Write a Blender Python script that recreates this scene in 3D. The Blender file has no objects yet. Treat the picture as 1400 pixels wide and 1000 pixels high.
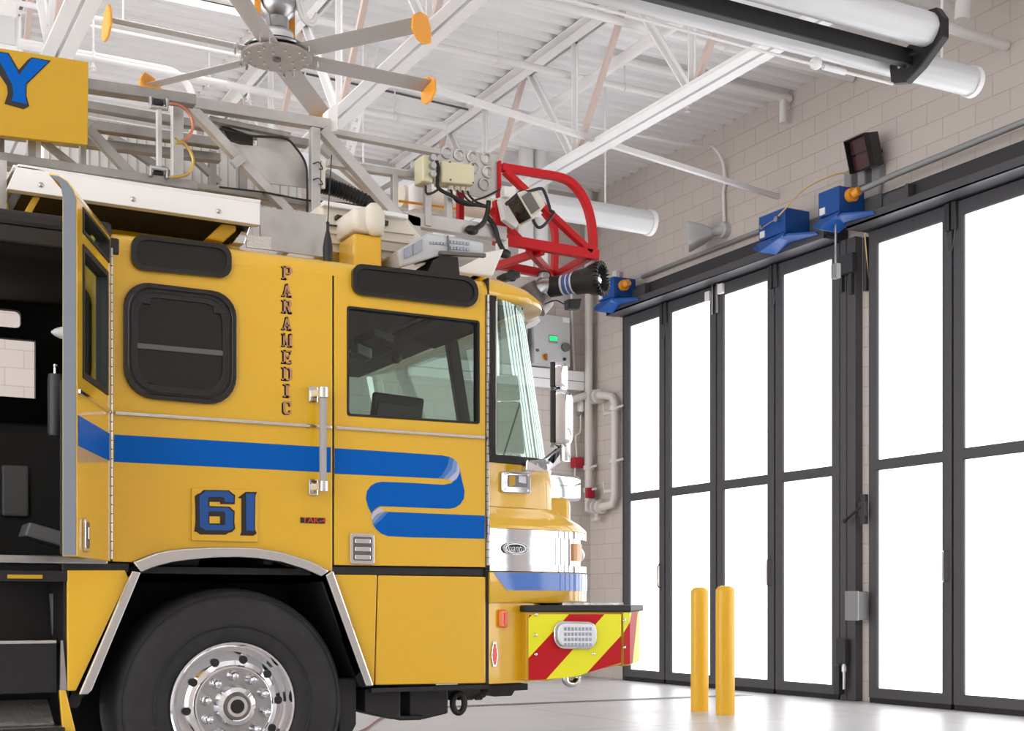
WORLD, EXPO, PANE, FILL = 3.0, 0.26, 2.4, 4.6
import bpy, bmesh, math, random
from mathutils import Vector, Matrix, Quaternion
from mathutils.geometry import tessellate_polygon
random.seed(7)
PI = math.pi
SC = bpy.context.scene
COL = SC.collection

# ------------------------------------------------------------------ survey of the place
# World: X = the way the truck faces, Y = towards the far side wall, Z = up (metres).
CAM = Vector((0.0, 0.0, 0.99))
FOC, CX, HOR = 1820.7, 700.0, 828.0          # focal length in pixels, optical centre column, eye-level row
FWD = Vector((0.4721, 0.8815, 0.0)); RGT = Vector((0.8815, -0.4721, 0.0))
def ray(x, y): return FWD + RGT * ((x - CX) / FOC) + Vector((0, 0, 1)) * ((HOR - y) / FOC)
def onY(x, y, Y): r = ray(x, y); return CAM + r * (Y / r.y)
def onX(x, y, X): r = ray(x, y); return CAM + r * (X / r.x)
def onZ(x, y, Z): r = ray(x, y); return CAM + r * ((Z - CAM.z) / r.z)

# ------------------------------------------------------------------ materials
def lin(c):
    out = []
    for v in c[:3]:
        v /= 255.0
        out.append(v / 12.92 if v <= 0.04045 else ((v + 0.055) / 1.055) ** 2.4)
    return (*out, 1.0)
MATS = {}
def mat(name, col, rough=0.5, metal=0.0, coat=0.0, noise=None, bump=None, emit=None, alpha=None, spec=None):
    m = bpy.data.materials.new(name); m.use_nodes = True
    nt = m.node_tree; b = nt.nodes['Principled BSDF']
    b.inputs['Base Color'].default_value = lin(col)
    b.inputs['Roughness'].default_value = rough
    b.inputs['Metallic'].default_value = metal
    if spec is not None: b.inputs['Specular IOR Level'].default_value = spec
    if coat:
        b.inputs['Coat Weight'].default_value = coat
        b.inputs['Coat Roughness'].default_value = 0.06
    if noise or bump:
        tc = nt.nodes.new('ShaderNodeTexCoord')
    if noise:
        sc, amt = noise[0], noise[1]
        mp = nt.nodes.new('ShaderNodeMapping'); mp.inputs['Scale'].default_value = noise[2] if len(noise) > 2 else (1, 1, 1)
        n = nt.nodes.new('ShaderNodeTexNoise'); n.inputs['Scale'].default_value = sc; n.inputs['Detail'].default_value = 5
        nt.links.new(tc.outputs['Object'], mp.inputs['Vector']); nt.links.new(mp.outputs['Vector'], n.inputs['Vector'])
        r = nt.nodes.new('ShaderNodeValToRGB')
        lo = [max(0, v * (1 - amt)) for v in col]; hi = [min(255, v * (1 + amt)) for v in col]
        r.color_ramp.elements[0].position = 0.3; r.color_ramp.elements[1].position = 0.7
        r.color_ramp.elements[0].color = lin(lo); r.color_ramp.elements[1].color = lin(hi)
        nt.links.new(n.outputs['Fac'], r.inputs['Fac']); nt.links.new(r.outputs['Color'], b.inputs['Base Color'])
    if bump:
        n2 = nt.nodes.new('ShaderNodeTexNoise'); n2.inputs['Scale'].default_value = bump[0]; n2.inputs['Detail'].default_value = 4
        nt.links.new(tc.outputs['Object'], n2.inputs['Vector'])
        bp = nt.nodes.new('ShaderNodeBump'); bp.inputs['Strength'].default_value = bump[1]; bp.inputs['Distance'].default_value = 0.01
        nt.links.new(n2.outputs['Fac'], bp.inputs['Height']); nt.links.new(bp.outputs['Normal'], b.inputs['Normal'])
    if emit:
        b.inputs['Emission Color'].default_value = lin(emit[0]); b.inputs['Emission Strength'].default_value = emit[1]
    MATS[name] = m
    return m
def glass(name, tint, tfac, rough=0.02, gcol=(255, 255, 255)):
    """thin pane: see-through with its own tint, glossy by Fresnel"""
    m = bpy.data.materials.new(name); m.use_nodes = True
    nt = m.node_tree; nt.nodes.clear()
    o = nt.nodes.new('ShaderNodeOutputMaterial'); mix = nt.nodes.new('ShaderNodeMixShader')
    t = nt.nodes.new('ShaderNodeBsdfTransparent'); t.inputs['Color'].default_value = lin(tint)
    g = nt.nodes.new('ShaderNodeBsdfGlossy'); g.inputs['Roughness'].default_value = rough; g.inputs['Color'].default_value = lin(gcol)
    f = nt.nodes.new('ShaderNodeLayerWeight'); f.inputs['Blend'].default_value = 0.5
    pw = nt.nodes.new('ShaderNodeMath'); pw.operation = 'POWER'; pw.inputs[1].default_value = 4.0
    nt.links.new(f.outputs['Facing'], pw.inputs[0])
    mm = nt.nodes.new('ShaderNodeMath'); mm.operation = 'MULTIPLY_ADD'; mm.inputs[1].default_value = .8; mm.inputs[2].default_value = tfac
    nt.links.new(pw.outputs[0], mm.inputs[0]); nt.links.new(mm.outputs[0], mix.inputs['Fac'])
    nt.links.new(t.outputs[0], mix.inputs[1]); nt.links.new(g.outputs[0], mix.inputs[2])
    nt.links.new(mix.outputs[0], o.inputs['Surface'])
    MATS[name] = m
    return m

def block_mat(name, axis):
    m = bpy.data.materials.new(name); m.use_nodes = True
    nt = m.node_tree; b = nt.nodes['Principled BSDF']; L = nt.links.new
    tc = nt.nodes.new('ShaderNodeTexCoord'); sx = nt.nodes.new('ShaderNodeSeparateXYZ'); cx = nt.nodes.new('ShaderNodeCombineXYZ')
    L(tc.outputs['Object'], sx.inputs[0]); L(sx.outputs[axis], cx.inputs[0]); L(sx.outputs['Z'], cx.inputs[1])
    br = nt.nodes.new('ShaderNodeTexBrick')
    br.inputs['Scale'].default_value = 1.0; br.inputs['Brick Width'].default_value = 0.406; br.inputs['Row Height'].default_value = 0.203
    br.inputs['Mortar Size'].default_value = 0.006; br.inputs['Mortar Smooth'].default_value = 0.3; br.offset = 0.5
    br.inputs['Color1'].default_value = lin((212, 202, 196)); br.inputs['Color2'].default_value = lin((208, 198, 192))
    br.inputs['Mortar'].default_value = lin((196, 182, 174))
    L(cx.outputs[0], br.inputs['Vector'])
    n = nt.nodes.new('ShaderNodeTexNoise'); n.inputs['Scale'].default_value = 60; n.inputs['Detail'].default_value = 4
    L(tc.outputs['Object'], n.inputs['Vector'])
    mx = nt.nodes.new('ShaderNodeMixRGB'); mx.blend_type = 'MULTIPLY'; mx.inputs['Fac'].default_value = 0.25
    L(br.outputs['Color'], mx.inputs[1]); L(n.outputs['Color'], mx.inputs[2])
    r = nt.nodes.new('ShaderNodeValToRGB'); r.color_ramp.elements[0].color = (.55, .55, .55, 1); r.color_ramp.elements[1].color = (1, 1, 1, 1)
    L(n.outputs['Fac'], r.inputs['Fac']); L(r.outputs['Color'], mx.inputs[2])
    L(mx.outputs[0], b.inputs['Base Color']); b.inputs['Roughness'].default_value = 0.9
    bp = nt.nodes.new('ShaderNodeBump'); bp.inputs['Strength'].default_value = 0.5; bp.inputs['Distance'].default_value = 0.006; bp.invert = True
    L(br.outputs['Fac'], bp.inputs['Height']); L(bp.outputs['Normal'], b.inputs['Normal'])
    MATS[name] = m
    return m
def floor_mat():
    m = bpy.data.materials.new('polished_concrete'); m.use_nodes = True
    nt = m.node_tree; b = nt.nodes['Principled BSDF']; L = nt.links.new
    tc = nt.nodes.new('ShaderNodeTexCoord')
    n = nt.nodes.new('ShaderNodeTexNoise'); n.inputs['Scale'].default_value = 0.9; n.inputs['Detail'].default_value = 8; n.inputs['Roughness'].default_value = .6
    L(tc.outputs['Object'], n.inputs['Vector'])
    r = nt.nodes.new('ShaderNodeValToRGB')
    r.color_ramp.elements[0].position = .32; r.color_ramp.elements[1].position = .7
    r.color_ramp.elements[0].color = lin((182, 181, 181)); r.color_ramp.elements[1].color = lin((194, 193, 193))
    L(n.outputs['Fac'], r.inputs['Fac'])
    br = nt.nodes.new('ShaderNodeTexBrick'); br.offset = 0.0
    br.inputs['Scale'].default_value = 1; br.inputs['Brick Width'].default_value = 2.4; br.inputs['Row Height'].default_value = 2.36
    br.inputs['Mortar Size'].default_value = 0.006; br.inputs['Mortar Smooth'].default_value = 0
    br.inputs['Color1'].default_value = (1, 1, 1, 1); br.inputs['Color2'].default_value = (1, 1, 1, 1); br.inputs['Mortar'].default_value = lin((150, 147, 144))
    mp = nt.nodes.new('ShaderNodeMapping'); mp.inputs['Location'].default_value = (1.0, .35, 0)
    L(tc.outputs['Object'], mp.inputs['Vector']); L(mp.outputs['Vector'], br.inputs['Vector'])
    mx = nt.nodes.new('ShaderNodeMixRGB'); mx.blend_type = 'MULTIPLY'; mx.inputs['Fac'].default_value = 1
    L(r.outputs['Color'], mx.inputs[1]); L(br.outputs['Color'], mx.inputs[2]); L(mx.outputs[0], b.inputs['Base Color'])
    n2 = nt.nodes.new('ShaderNodeTexNoise'); n2.inputs['Scale'].default_value = 2.2; n2.inputs['Detail'].default_value = 6
    L(tc.outputs['Object'], n2.inputs['Vector'])
    mr = nt.nodes.new('ShaderNodeMapRange'); mr.inputs['To Min'].default_value = .26; mr.inputs['To Max'].default_value = .42
    L(n2.outputs['Fac'], mr.inputs['Value']); L(mr.outputs[0], b.inputs['Roughness'])
    MATS['floor'] = m
    return m

mat('yellow', (226, 176, 18), .34, coat=1.0)
mat('sign_yellow', (196, 152, 26), .5)
mat('bollard_yellow', (240, 184, 34), .4, coat=.15)
mat('blue', (0, 92, 182), .5, spec=.12)
mat('blue_gloss', (0, 96, 190), .3, coat=1.0)
mat('fold_a', (60, 118, 190), .35); mat('fold_b', (120, 150, 205), .35); mat('fold_c', (185, 188, 212), .35)
mat('letter_blue', (16, 78, 150), .4)
mat('letter_black', (32, 26, 26), .4)
mat('copper_leaf', (190, 138, 100), .4, .2)
mat('black', (22, 20, 21), .5); mat('gloss_black', (16, 15, 16), .12, coat=.3)
mat('rubber', (24, 23, 24), .6, noise=(30, .15))
mat('tyre', (34, 33, 34), .68, noise=(14, .18), bump=(60, .1))
mat('dark_glass', (36, 34, 34), .06, spec=.35)
mat('dark_liner', (42, 38, 34), .8)
mat('liner_tan', (60, 50, 34), .85)
mat('interior', (17, 16, 16), .7)
mat('door_edge', (104, 110, 120), .45)
mat('chrome', (225, 225, 228), .07, 1.0)
mat('steel', (178, 178, 180), .3, 1.0, noise=(8, .08))
mat('alu', (188, 186, 184), .42, .75, noise=(5, .08))
mat('alu_dull', (150, 147, 144), .5, .7, noise=(6, .1))
mat('alu_dark', (112, 108, 106), .5, .6)
mat('tread', (200, 198, 196), .3, .9, bump=(28, .7))
mat('white_paint', (232, 231, 230), .4, coat=.2)
mat('cream', (222, 214, 200), .5, noise=(3, .04))
mat('white', (236, 235, 235), .5)
mat('deck', (240, 239, 239), .55)
mat('joist', (240, 239, 239), .5, noise=(2, .02))
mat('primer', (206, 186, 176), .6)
mat('pipe_white', (235, 233, 232), .45)
mat('pipe_wall', (214, 209, 204), .5)
mat('duct_white', (212, 213, 215), .38, coat=.2)
mat('red', (190, 16, 26), .45, spec=.3)
mat('chevron_red', (188, 10, 24), .5, spec=.25)
mat('chevron_yellow', (238, 234, 6), .4)
mat('bar_clear', (178, 181, 186), .12, coat=.5)
mat('light_clear', (226, 230, 236), .12, coat=.5)
mat('light_cell', (150, 156, 168), .2, .4)
mat('amber', (228, 110, 20), .25, coat=.4); mat('reflector_red', (232, 66, 44), .25, coat=.4)
mat('beige', (212, 205, 172), .5)
mat('door_frame', (74, 73, 78), .45); mat('door_dark', (50, 49, 53), .5)
mat('operator_blue', (18, 76, 152), .42, spec=.4)
mat('orange', (244, 164, 52), .4)
mat('fan_grey', (176, 171, 168), .42, .25); mat('fan_hub', (160, 152, 146), .5)
mat('grey_box', (140, 140, 142), .5); mat('grey_dark', (92, 92, 92), .5)
mat('conduit', (150, 152, 152), .4, .3)
mat('cabinet', (186, 187, 186), .45)
mat('signal_lens', (70, 34, 38), .2, coat=.4)
mat('alarm_red', (168, 24, 40), .4)
mat('cable_yellow', (214, 186, 120), .5)
mat('hose_gold', (186, 156, 84), .3, .6); mat('hose_copper', (180, 116, 88), .35, .6)
mat('label_blue', (70, 100, 170), .4); mat('label_white', (230, 230, 232), .5)
mat('lcd', (10, 200, 90), .4, emit=((20, 230, 110), 1.2))
mat('grip_grey', (168, 166, 167), .45)
mat('enamel', (40, 40, 44), .5, spec=.2)
mat('marker_cream', (236, 170, 112), .3, coat=.4)
mat('rust', (150, 100, 62), .9)
mat('speaker', (200, 199, 200), .5)
mat('wire_red', (120, 40, 40), .5)
glass('cab_glass', (200, 220, 212), .05)
glass('windshield_glass', (214, 230, 222), .26, .03, (214, 232, 224))
floor_mat(); block_mat('block_x', 'X'); block_mat('block_y', 'Y')
def pane_mat():
    """frosted daylight panel: milky sheet lit from outdoors, warm under the eaves, cool white below"""
    m = mat('pane', (240, 240, 240), .35)
    nt = m.node_tree; b = nt.nodes['Principled BSDF']
    b.inputs['Emission Color'].default_value = lin((250, 251, 255)); b.inputs['Emission Strength'].default_value = 1.0
    return m
pane_mat()
mat('wall_paint', (190, 180, 172), .9)
mat('lamp', (245, 245, 245), .5, emit=((255, 253, 250), FILL))  # glow of the unseen lights added over the near bay
mat('skylight', (245, 245, 245), .4, emit=((255, 255, 255), 2.2))

# ------------------------------------------------------------------ mesh kit
class MB:
    def __init__(s): s.v = []; s.f = []; s.mi = []; s.cur = 0
    def add(s, vs, fs):
        o = len(s.v); s.v += [Vector(v) for v in vs]
        for f in fs: s.f.append([i + o for i in f]); s.mi.append(s.cur)
        return s
    def m(s, i): s.cur = i; return s
    def box(s, x0, x1, y0, y1, z0, z1):
        return s.add([(x0,y0,z0),(x1,y0,z0),(x1,y1,z0),(x0,y1,z0),(x0,y0,z1),(x1,y0,z1),(x1,y1,z1),(x0,y1,z1)],
                     [(0,3,2,1),(4,5,6,7),(0,1,5,4),(1,2,6,5),(2,3,7,6),(3,0,4,7)])
    def obox(s, c, ax, ay, az):
        """box of half-axes ax, ay, az about c"""
        c, ax, ay, az = map(Vector, (c, ax, ay, az)); vs = []
        for k in (-1, 1):
            for (i, j) in ((-1,-1),(1,-1),(1,1),(-1,1)): vs.append(c + ax*i + ay*j + az*k)
        return s.add(vs, [(0,3,2,1),(4,5,6,7),(0,1,5,4),(1,2,6,5),(2,3,7,6),(3,0,4,7)])
    def bar(s, p0, p1, w, h, up=(0,0,1)):
        p0, p1 = Vector(p0), Vector(p1); d = (p1-p0); a = d.normalized(); u = Vector(up)
        sd = a.cross(u)
        if sd.length < 1e-4: sd = a.cross(Vector((1,0,0)))
        sd.normalize(); u = sd.cross(a).normalized()
        return s.obox((p0+p1)/2, d/2, sd*(w/2), u*(h/2))
    def prism(s, poly, ext, holes=()):
        ext = Vector(ext); loops = [[Vector(p) for p in poly]] + [[Vector(p) for p in h] for h in holes]
        tri = tessellate_polygon(loops) if holes else [tuple(range(len(loops[0])))]; flat = [p for l in loops for p in l]; n = len(flat)
        vs = flat + [p + ext for p in flat]; fs = []
        for t in tri: fs.append(tuple(t)); fs.append(tuple(i+n for i in t[::-1]))
        o = 0
        for l in loops:
            k = len(l)
            for i in range(k): fs.append((o+i, o+(i+1) % k, o+(i+1) % k+n, o+i+n))
            o += k
        return s.add(vs, fs)
    def sheet(s, poly, holes=()):
        loops = [[Vector(p) for p in poly]] + [[Vector(p) for p in h] for h in holes]
        tri = tessellate_polygon(loops) if holes else [tuple(range(len(loops[0])))]; flat = [p for l in loops for p in l]
        return s.add(flat, [tuple(t) for t in tri])
    def tube(s, path, r, n=10, closed=False):
        P = [Vector(p) for p in path]; k = len(P); rr = r if isinstance(r, (list, tuple)) else [r]*k
        T = []
        for i in range(k):
            a = P[(i-1) % k] if (closed or i > 0) else P[i]; b = P[(i+1) % k] if (closed or i < k-1) else P[i]
            T.append((b-a).normalized())
        u = T[0].orthogonal().normalized(); vs = []; fs = []
        for i in range(k):
            if i: u = (u - T[i]*u.dot(T[i])); u = u.normalized() if u.length > 1e-6 else T[i].orthogonal().normalized()
            w = T[i].cross(u)
            for j in range(n): a = 2*PI*j/n; vs.append(P[i] + (u*math.cos(a) + w*math.sin(a))*rr[i])
        for i in range(k if closed else k-1):
            for j in range(n): a, b = i*n+j, i*n+(j+1) % n; c = ((i+1) % k)*n; fs.append((a, b, c+(j+1) % n, c+j))
        if not closed: fs.append(tuple(range(n))[::-1]); fs.append(tuple(range((k-1)*n, k*n)))
        return s.add(vs, fs)
    def cyl(s, p0, p1, r, n=20, r1=None): return s.tube([p0, p1], [r, r if r1 is None else r1], n)
    def lathe(s, prof, o, ax, n=40, closed_prof=False, caps=True):
        """prof: (radius, offset along axis)"""
        o = Vector(o); a = Vector(ax).normalized(); u = a.orthogonal().normalized(); w = a.cross(u); vs = []; fs = []; k = len(prof)
        for (r, t) in prof:
            for j in range(n): q = 2*PI*j/n; vs.append(o + a*t + (u*math.cos(q)+w*math.sin(q))*max(r, 1e-5))
        for i in range(k if closed_prof else k-1):
            for j in range(n):
                i2 = (i+1) % k; fs.append((i*n+j, i*n+(j+1) % n, i2*n+(j+1) % n, i2*n+j))
        if not closed_prof and caps: fs.append(tuple(range(n))[::-1]); fs.append(tuple(range((k-1)*n, k*n)))
        return s.add(vs, fs)
    def loft(s, rings, closed=True, cap0=True, cap1=True):
        n = len(rings[0]); vs = [p for r in rings for p in r]; fs = []
        for i in range(len(rings)-1):
            for j in range(n if closed else n-1):
                fs.append((i*n+j, i*n+(j+1) % n, (i+1)*n+(j+1) % n, (i+1)*n+j))
        if closed and cap0: fs.append(tuple(range(n))[::-1])
        if closed and cap1: fs.append(tuple(range((len(rings)-1)*n, len(rings)*n)))
        return s.add(vs, fs)
    def ball(s, c, r, n=16, sc=(1,1,1)):
        c = Vector(c); pr = []; vs = []; fs = []; k = n//2+1
        for i in range(k):
            a = PI*i/(k-1)
            for j in range(n): q = 2*PI*j/n; vs.append(c+Vector((math.sin(a)*math.cos(q)*r*sc[0], math.sin(a)*math.sin(q)*r*sc[1], math.cos(a)*r*sc[2])))
        for i in range(k-1):
            for j in range(n): fs.append((i*n+j, i*n+(j+1) % n, (i+1)*n+(j+1) % n, (i+1)*n+j))
        return s.add(vs, fs)
    def build(s, name, m, parent=None, smooth=40, bevel=0, seg=2, recalc=True):
        me = bpy.data.meshes.new(name)
        me.from_pydata([tuple(v) for v in s.v], [], s.f)
        for x in (m if isinstance(m, (list, tuple)) else [m]): me.materials.append(MATS[x])
        if len(me.polygons) == len(s.mi): me.polygons.foreach_set('material_index', s.mi)
        bm = bmesh.new(); bm.from_mesh(me)
        bmesh.ops.remove_doubles(bm, verts=bm.verts, dist=1e-5)
        if recalc: bmesh.ops.recalc_face_normals(bm, faces=bm.faces)
        bm.to_mesh(me); bm.free()
        if smooth: me.shade_smooth(); me.set_sharp_from_angle(angle=math.radians(smooth))
        o = bpy.data.objects.new(name, me); COL.objects.link(o)
        if parent is not None: attach(o, parent)
        if bevel:
            b = o.modifiers.new('bevel', 'BEVEL'); b.width = bevel; b.segments = seg; b.limit_method = 'ANGLE'; b.angle_limit = math.radians(50)
        return o
def attach(o, p):
    o.parent = p
    o.matrix_parent_inverse = Matrix.Translation(-p.location) if p.type == 'EMPTY' else Matrix.Identity(4)
def tag(o, label=None, cat=None, group=None, kind=None):
    if label: o['label'] = label
    if cat: o['category'] = cat
    if group: o['group'] = group
    if kind: o['kind'] = kind
    return o
def thing(name, label, cat, loc, group=None, kind=None):
    o = bpy.data.objects.new(name, None); COL.objects.link(o); o.location = Vector(loc)
    o.empty_display_size = .1
    return tag(o, label, cat, group, kind)
KIDS = lambda o: [c for c in bpy.data.objects if c.parent == o]
def copy_tree(o, parent=None):
    c = o.copy(); COL.objects.link(c)
    if parent is not None: c.parent = parent
    for ch in KIDS(o): copy_tree(ch, c)
    return c
def arc(c, r, a0, a1, n, fn):
    return [fn(c[0]+r*math.cos(math.radians(a0+(a1-a0)*i/n)), c[1]+r*math.sin(math.radians(a0+(a1-a0)*i/n))) for i in range(n+1)]
def rrect(pts, r, n=6):
    """4 corner points (Vectors, in order) -> loop with rounded corners of radius r"""
    out = []; P = [Vector(p) for p in pts]; k = len(P)
    rs = r if isinstance(r, (list, tuple)) else [r]*k
    for i in range(k):
        a, b, c = P[i-1], P[i], P[(i+1) % k]; r = rs[i]
        if r <= 0: out.append(b); continue
        d0 = (a-b).normalized(); d1 = (c-b).normalized()
        ang = d0.angle(d1); t = r/math.tan(ang/2); cen = b + (d0+d1).normalized()*(r/math.sin(ang/2))
        s0 = b+d0*t-cen; s1 = b+d1*t-cen
        for j in range(n+1): out.append(cen + s0.normalized().slerp(s1.normalized(), j/n)*r)
    return out
def inset(loop, d, shift=(0,0,0)):
    """shrink a loop towards its centre by about d metres"""
    c = sum(loop, Vector())/len(loop); sh = Vector(shift); out = []
    hx = max(abs(p.x-c.x) for p in loop) or 1; hy = max(abs(p.y-c.y) for p in loop) or 1; hz = max(abs(p.z-c.z) for p in loop) or 1
    for p in loop:
        q = p-c
        out.append(c + Vector((q.x*(1-d/hx) if hx > d else q.x, q.y, q.z*(1-d/hz) if hz > d else q.z)) + sh)
    return out
def spline(pts, n=8):
    """Catmull-Rom through points"""
    P = [Vector(p) for p in pts]; out = []
    Q = [P[0]*2-P[1]] + P + [P[-1]*2-P[-2]]
    for i in range(1, len(Q)-2):
        for j in range(n):
            t = j/n; a, b, c, d = Q[i-1:i+3]
            out.append(.5*((2*b)+(c-a)*t+(2*a-5*b+4*c-d)*t*t+(3*b-a-3*c+d)*t**3))
    out.append(P[-1]); return out
# ================================================================== THE ROOM
XW, XD, YS, ZC = 9.70, 9.60, 15.80, 6.68      # door wall, door face, far side wall, roof deck
def structure(o): o['kind'] = 'structure'; return o
structure(MB().box(-6, 10.1, -5, 16.2, -.2, 0).build('floor', 'floor', smooth=0))
structure(MB().box(XW, XW+.3, -4.3, YS+.3, 0, ZC+.2).build('wall_front', 'block_y', smooth=0))
structure(MB().box(-6, XW, YS, YS+.3, 0, ZC+.2).build('wall_side', 'block_x', smooth=0))

structure(MB().box(-6, XW, -4.3, -4, 0, ZC+.2).build('wall_near', 'wall_paint', smooth=0))  # unseen wall, added so the chrome mirrors a darker interior
# roof deck: trapezoidal ribs running along X, open where the skylight is
SKX0, SKX1, SKY0, SKY1 = 2.15, 3.92, 10.4, 12.55
def deck(mb, x0, x1, y0, y1):
    pts = []; p = .2; y = y0
    while y < y1 - 1e-6:
        for (dy, dz) in ((0, 0), (.09, 0), (.115, .045), (.175, .045)): 
            if y+dy < y1: pts.append((y+dy, ZC+dz))
        y += p
    pts.append((y1, ZC)); n = len(pts)
    vs = [(x0, a, b) for a, b in pts] + [(x1, a, b) for a, b in pts]
    mb.add(vs, [(i, i+1, n+i+1, n+i) for i in range(n-1)])
mb = MB()
deck(mb, -6, SKX0, -4, YS); deck(mb, SKX1, XW, -4, YS); deck(mb, SKX0, SKX1, -4, SKY0); deck(mb, SKX0, SKX1, SKY1, YS)
mb.box(-6, SKX0, -4, YS, ZC+.06, ZC+.14); mb.box(SKX1, XW, -4, YS, ZC+.06, ZC+.14)
mb.box(SKX0, SKX1, -4, SKY0, ZC+.06, ZC+.14); mb.box(SKX0, SKX1, SKY1, YS, ZC+.06, ZC+.14)
structure(mb.build('ceiling', 'deck', smooth=0, recalc=False))
sky = structure(MB().box(SKX0-.05, SKX1+.05, SKY0-.05, SKY1+.05, ZC+.42, ZC+.45).build('window_1', 'skylight', smooth=0))
mb = MB()
for b in ((SKX0-.06, SKX0, SKY0, SKY1), (SKX1, SKX1+.06, SKY0, SKY1), (SKX0-.06, SKX1+.06, SKY0-.06, SKY0), (SKX0-.06, SKX1+.06, SKY1, SKY1+.06)):
    mb.box(*b, ZC-.01, ZC+.45)
mb.build('window_frame', 'deck', sky, smooth=0)

# ---- folding doors: leaves of grey frame with two milky panes
def leaf(door, ya, yb, handle=None):
    """ya is the far edge, yb the near edge"""
    st = .115; z0, z1 = .05, 4.79
    P = lambda y, z: Vector((XD, y, z))
    holes = [[P(ya-st, a), P(yb+st, a), P(yb+st, b), P(ya-st, b)] for a, b in ((.145, 2.36), (2.455, 4.655))]
    fr = MB().prism([P(ya, z0), P(yb, z0), P(yb, z1), P(ya, z1)], (.07, 0, 0), holes).build('leaf', 'door_frame', door, smooth=0, bevel=.006)
    for a, b in ((.145, 2.36), (2.455, 4.655)):
        MB().box(XD+.03, XD+.05, yb+st-.01, ya-st+.01, a-.01, b+.01).build('pane', 'pane', fr, smooth=0)
        mb = MB()
        for y in (ya-st, yb+st): mb.box(XD+.006, XD+.03, y-.006, y+.006, a, b)
        for z in (a, b): mb.box(XD+.006, XD+.03, yb+st, ya-st, z-.006, z+.006)
        mb.build('glazing_bead', 'door_dark', fr, smooth=0)
    MB().box(XD+.005, XD+.065, yb+.01, ya-.01, .0, .06).build('bottom_seal', 'rubber', fr, smooth=0)
    if handle:
        h = handle
        MB().tube(spline([(XD, h, 1.5), (XD-.05, h, 1.5), (XD-.06, h, 1.47), (XD-.06, h, 1.25), (XD-.05, h, 1.22), (XD, h, 1.22)], 4), .011, 8).build('door_handle', 'chrome', fr)
    return fr
def hinges(door, y, zs, w=.07):
    for z in zs:
        MB().box(XD-.035, XD, y-w, y-.012, z-.13, z+.13).box(XD-.035, XD, y+.012, y+w, z-.13, z+.13).build('hinge', 'door_dark', door, smooth=0, bevel=.006)
        MB().tube(spline([(XD-.02, y-w*.8, z-.12), (XD-.03, y-w*.4, z-.3), (XD-.03, y+.01, z-.34), (XD-.03, y+w*.5, z-.28), (XD-.02, y+w*.8, z-.12)], 5), .004, 6).build('cable_loop', 'grey_dark', door)
def fold_door(name, ys, y_open, label):
    d = thing(name, label, 'door', (XD, ys[-1], 0), kind='structure')
    for i in range(len(ys)-1):
        h = None
        if i in (0, 2): h = ys[i+1] + .06
        leaf(d, ys[i]-.012, ys[i+1]+.012, h)
    for i, y in enumerate(ys[1:-1]):
        if i % 2 == 0: hinges(d, y, (4.66,))
    # the meeting of the two middle leaves: bright latch plates
    ym = ys[2]
    MB().box(XD-.03, XD, ym+.03, ym+.06, 4.45, 4.95).box(XD-.03, XD, ym-.06, ym-.03, 4.45, 4.95).build('latch_plate', 'steel', d, smooth=0, bevel=.004)
    MB().box(XD-.05, XD, ym+.08, ym+.17, 4.62, 4.74).build('latch_box', 'white', d, smooth=0, bevel=.01)
    MB().box(XD-.05, XD, ym-.17, ym-.08, 4.66, 4.78).build('latch_box', 'white', d, smooth=0, bevel=.01)
    # track beam and header plate over the leaves
    hp = MB().box(XD-.05, XW, ys[-1]-.02, ys[0]+.05, 4.80, 5.11).build('header', 'door_dark', d, smooth=0, bevel=.008)
    MB().box(XD-.24, XD-.05, ys[-1]-.02, ys[0]+.05, 4.80, 4.835).box(XD-.24, XD-.20, ys[-1]-.02, ys[0]+.05, 4.80, 4.90).build('track', 'door_frame', d, smooth=0, bevel=.005)
    return d
D1 = [14.80, 13.86, 12.79, 11.72, 10.66]
D3 = [5.35, 4.20, 3.05, 1.90, .75]
D4 = [.30, -.75, -1.8, -2.85, -3.9]
D2 = [10.25, 9.12, 8.02, 6.90, 5.80]
d1 = fold_door('door_1', D1, 0, 'tall grey four-leaf folding bay door with milky panes behind the two bollards')
d2 = fold_door('door_2', D2, 0, 'tall grey folding bay door with milky panes under the dark signal box')
d3 = fold_door('door_3', D3, 0, 'tall grey folding bay door of the bay where the photographer stands')  # unseen door, added so its glowing panes light wall and truck
d4 = fold_door('door_4', D4, 0, 'tall grey folding bay door at the near side wall, beyond the photographer')  # unseen door, added as a bright reflection for the nose
for d, ys in ((d1, D1), (d2, D2), (d3, D3), (d4, D4)):
    for y, z in ((ys[0]-.5, 4.95), ):
        MB().box(XD-.12, XD-.05, y-.16, y+.16, 4.86, 5.06).box(XD-.14, XD-.05, y-.2, y-.16, 4.84, 5.08).box(XD-.14, XD-.05, y+.16, y+.2, 4.84, 5.08).build('motor_bracket', 'door_frame', d, smooth=0, bevel=.006)
# jambs
structure(MB().box(XD-.0, XW, 10.43, 10.56, 0, 4.8).box(XD-.01, XW, 10.56, 10.65, 0, 4.8).build('trim_1', 'door_frame', smooth=0, bevel=.006))
structure(MB().box(XD+.03, XW, 14.82, 14.88, 0, 4.95).build('trim_2', 'door_dark', smooth=0, bevel=.006))
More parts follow.
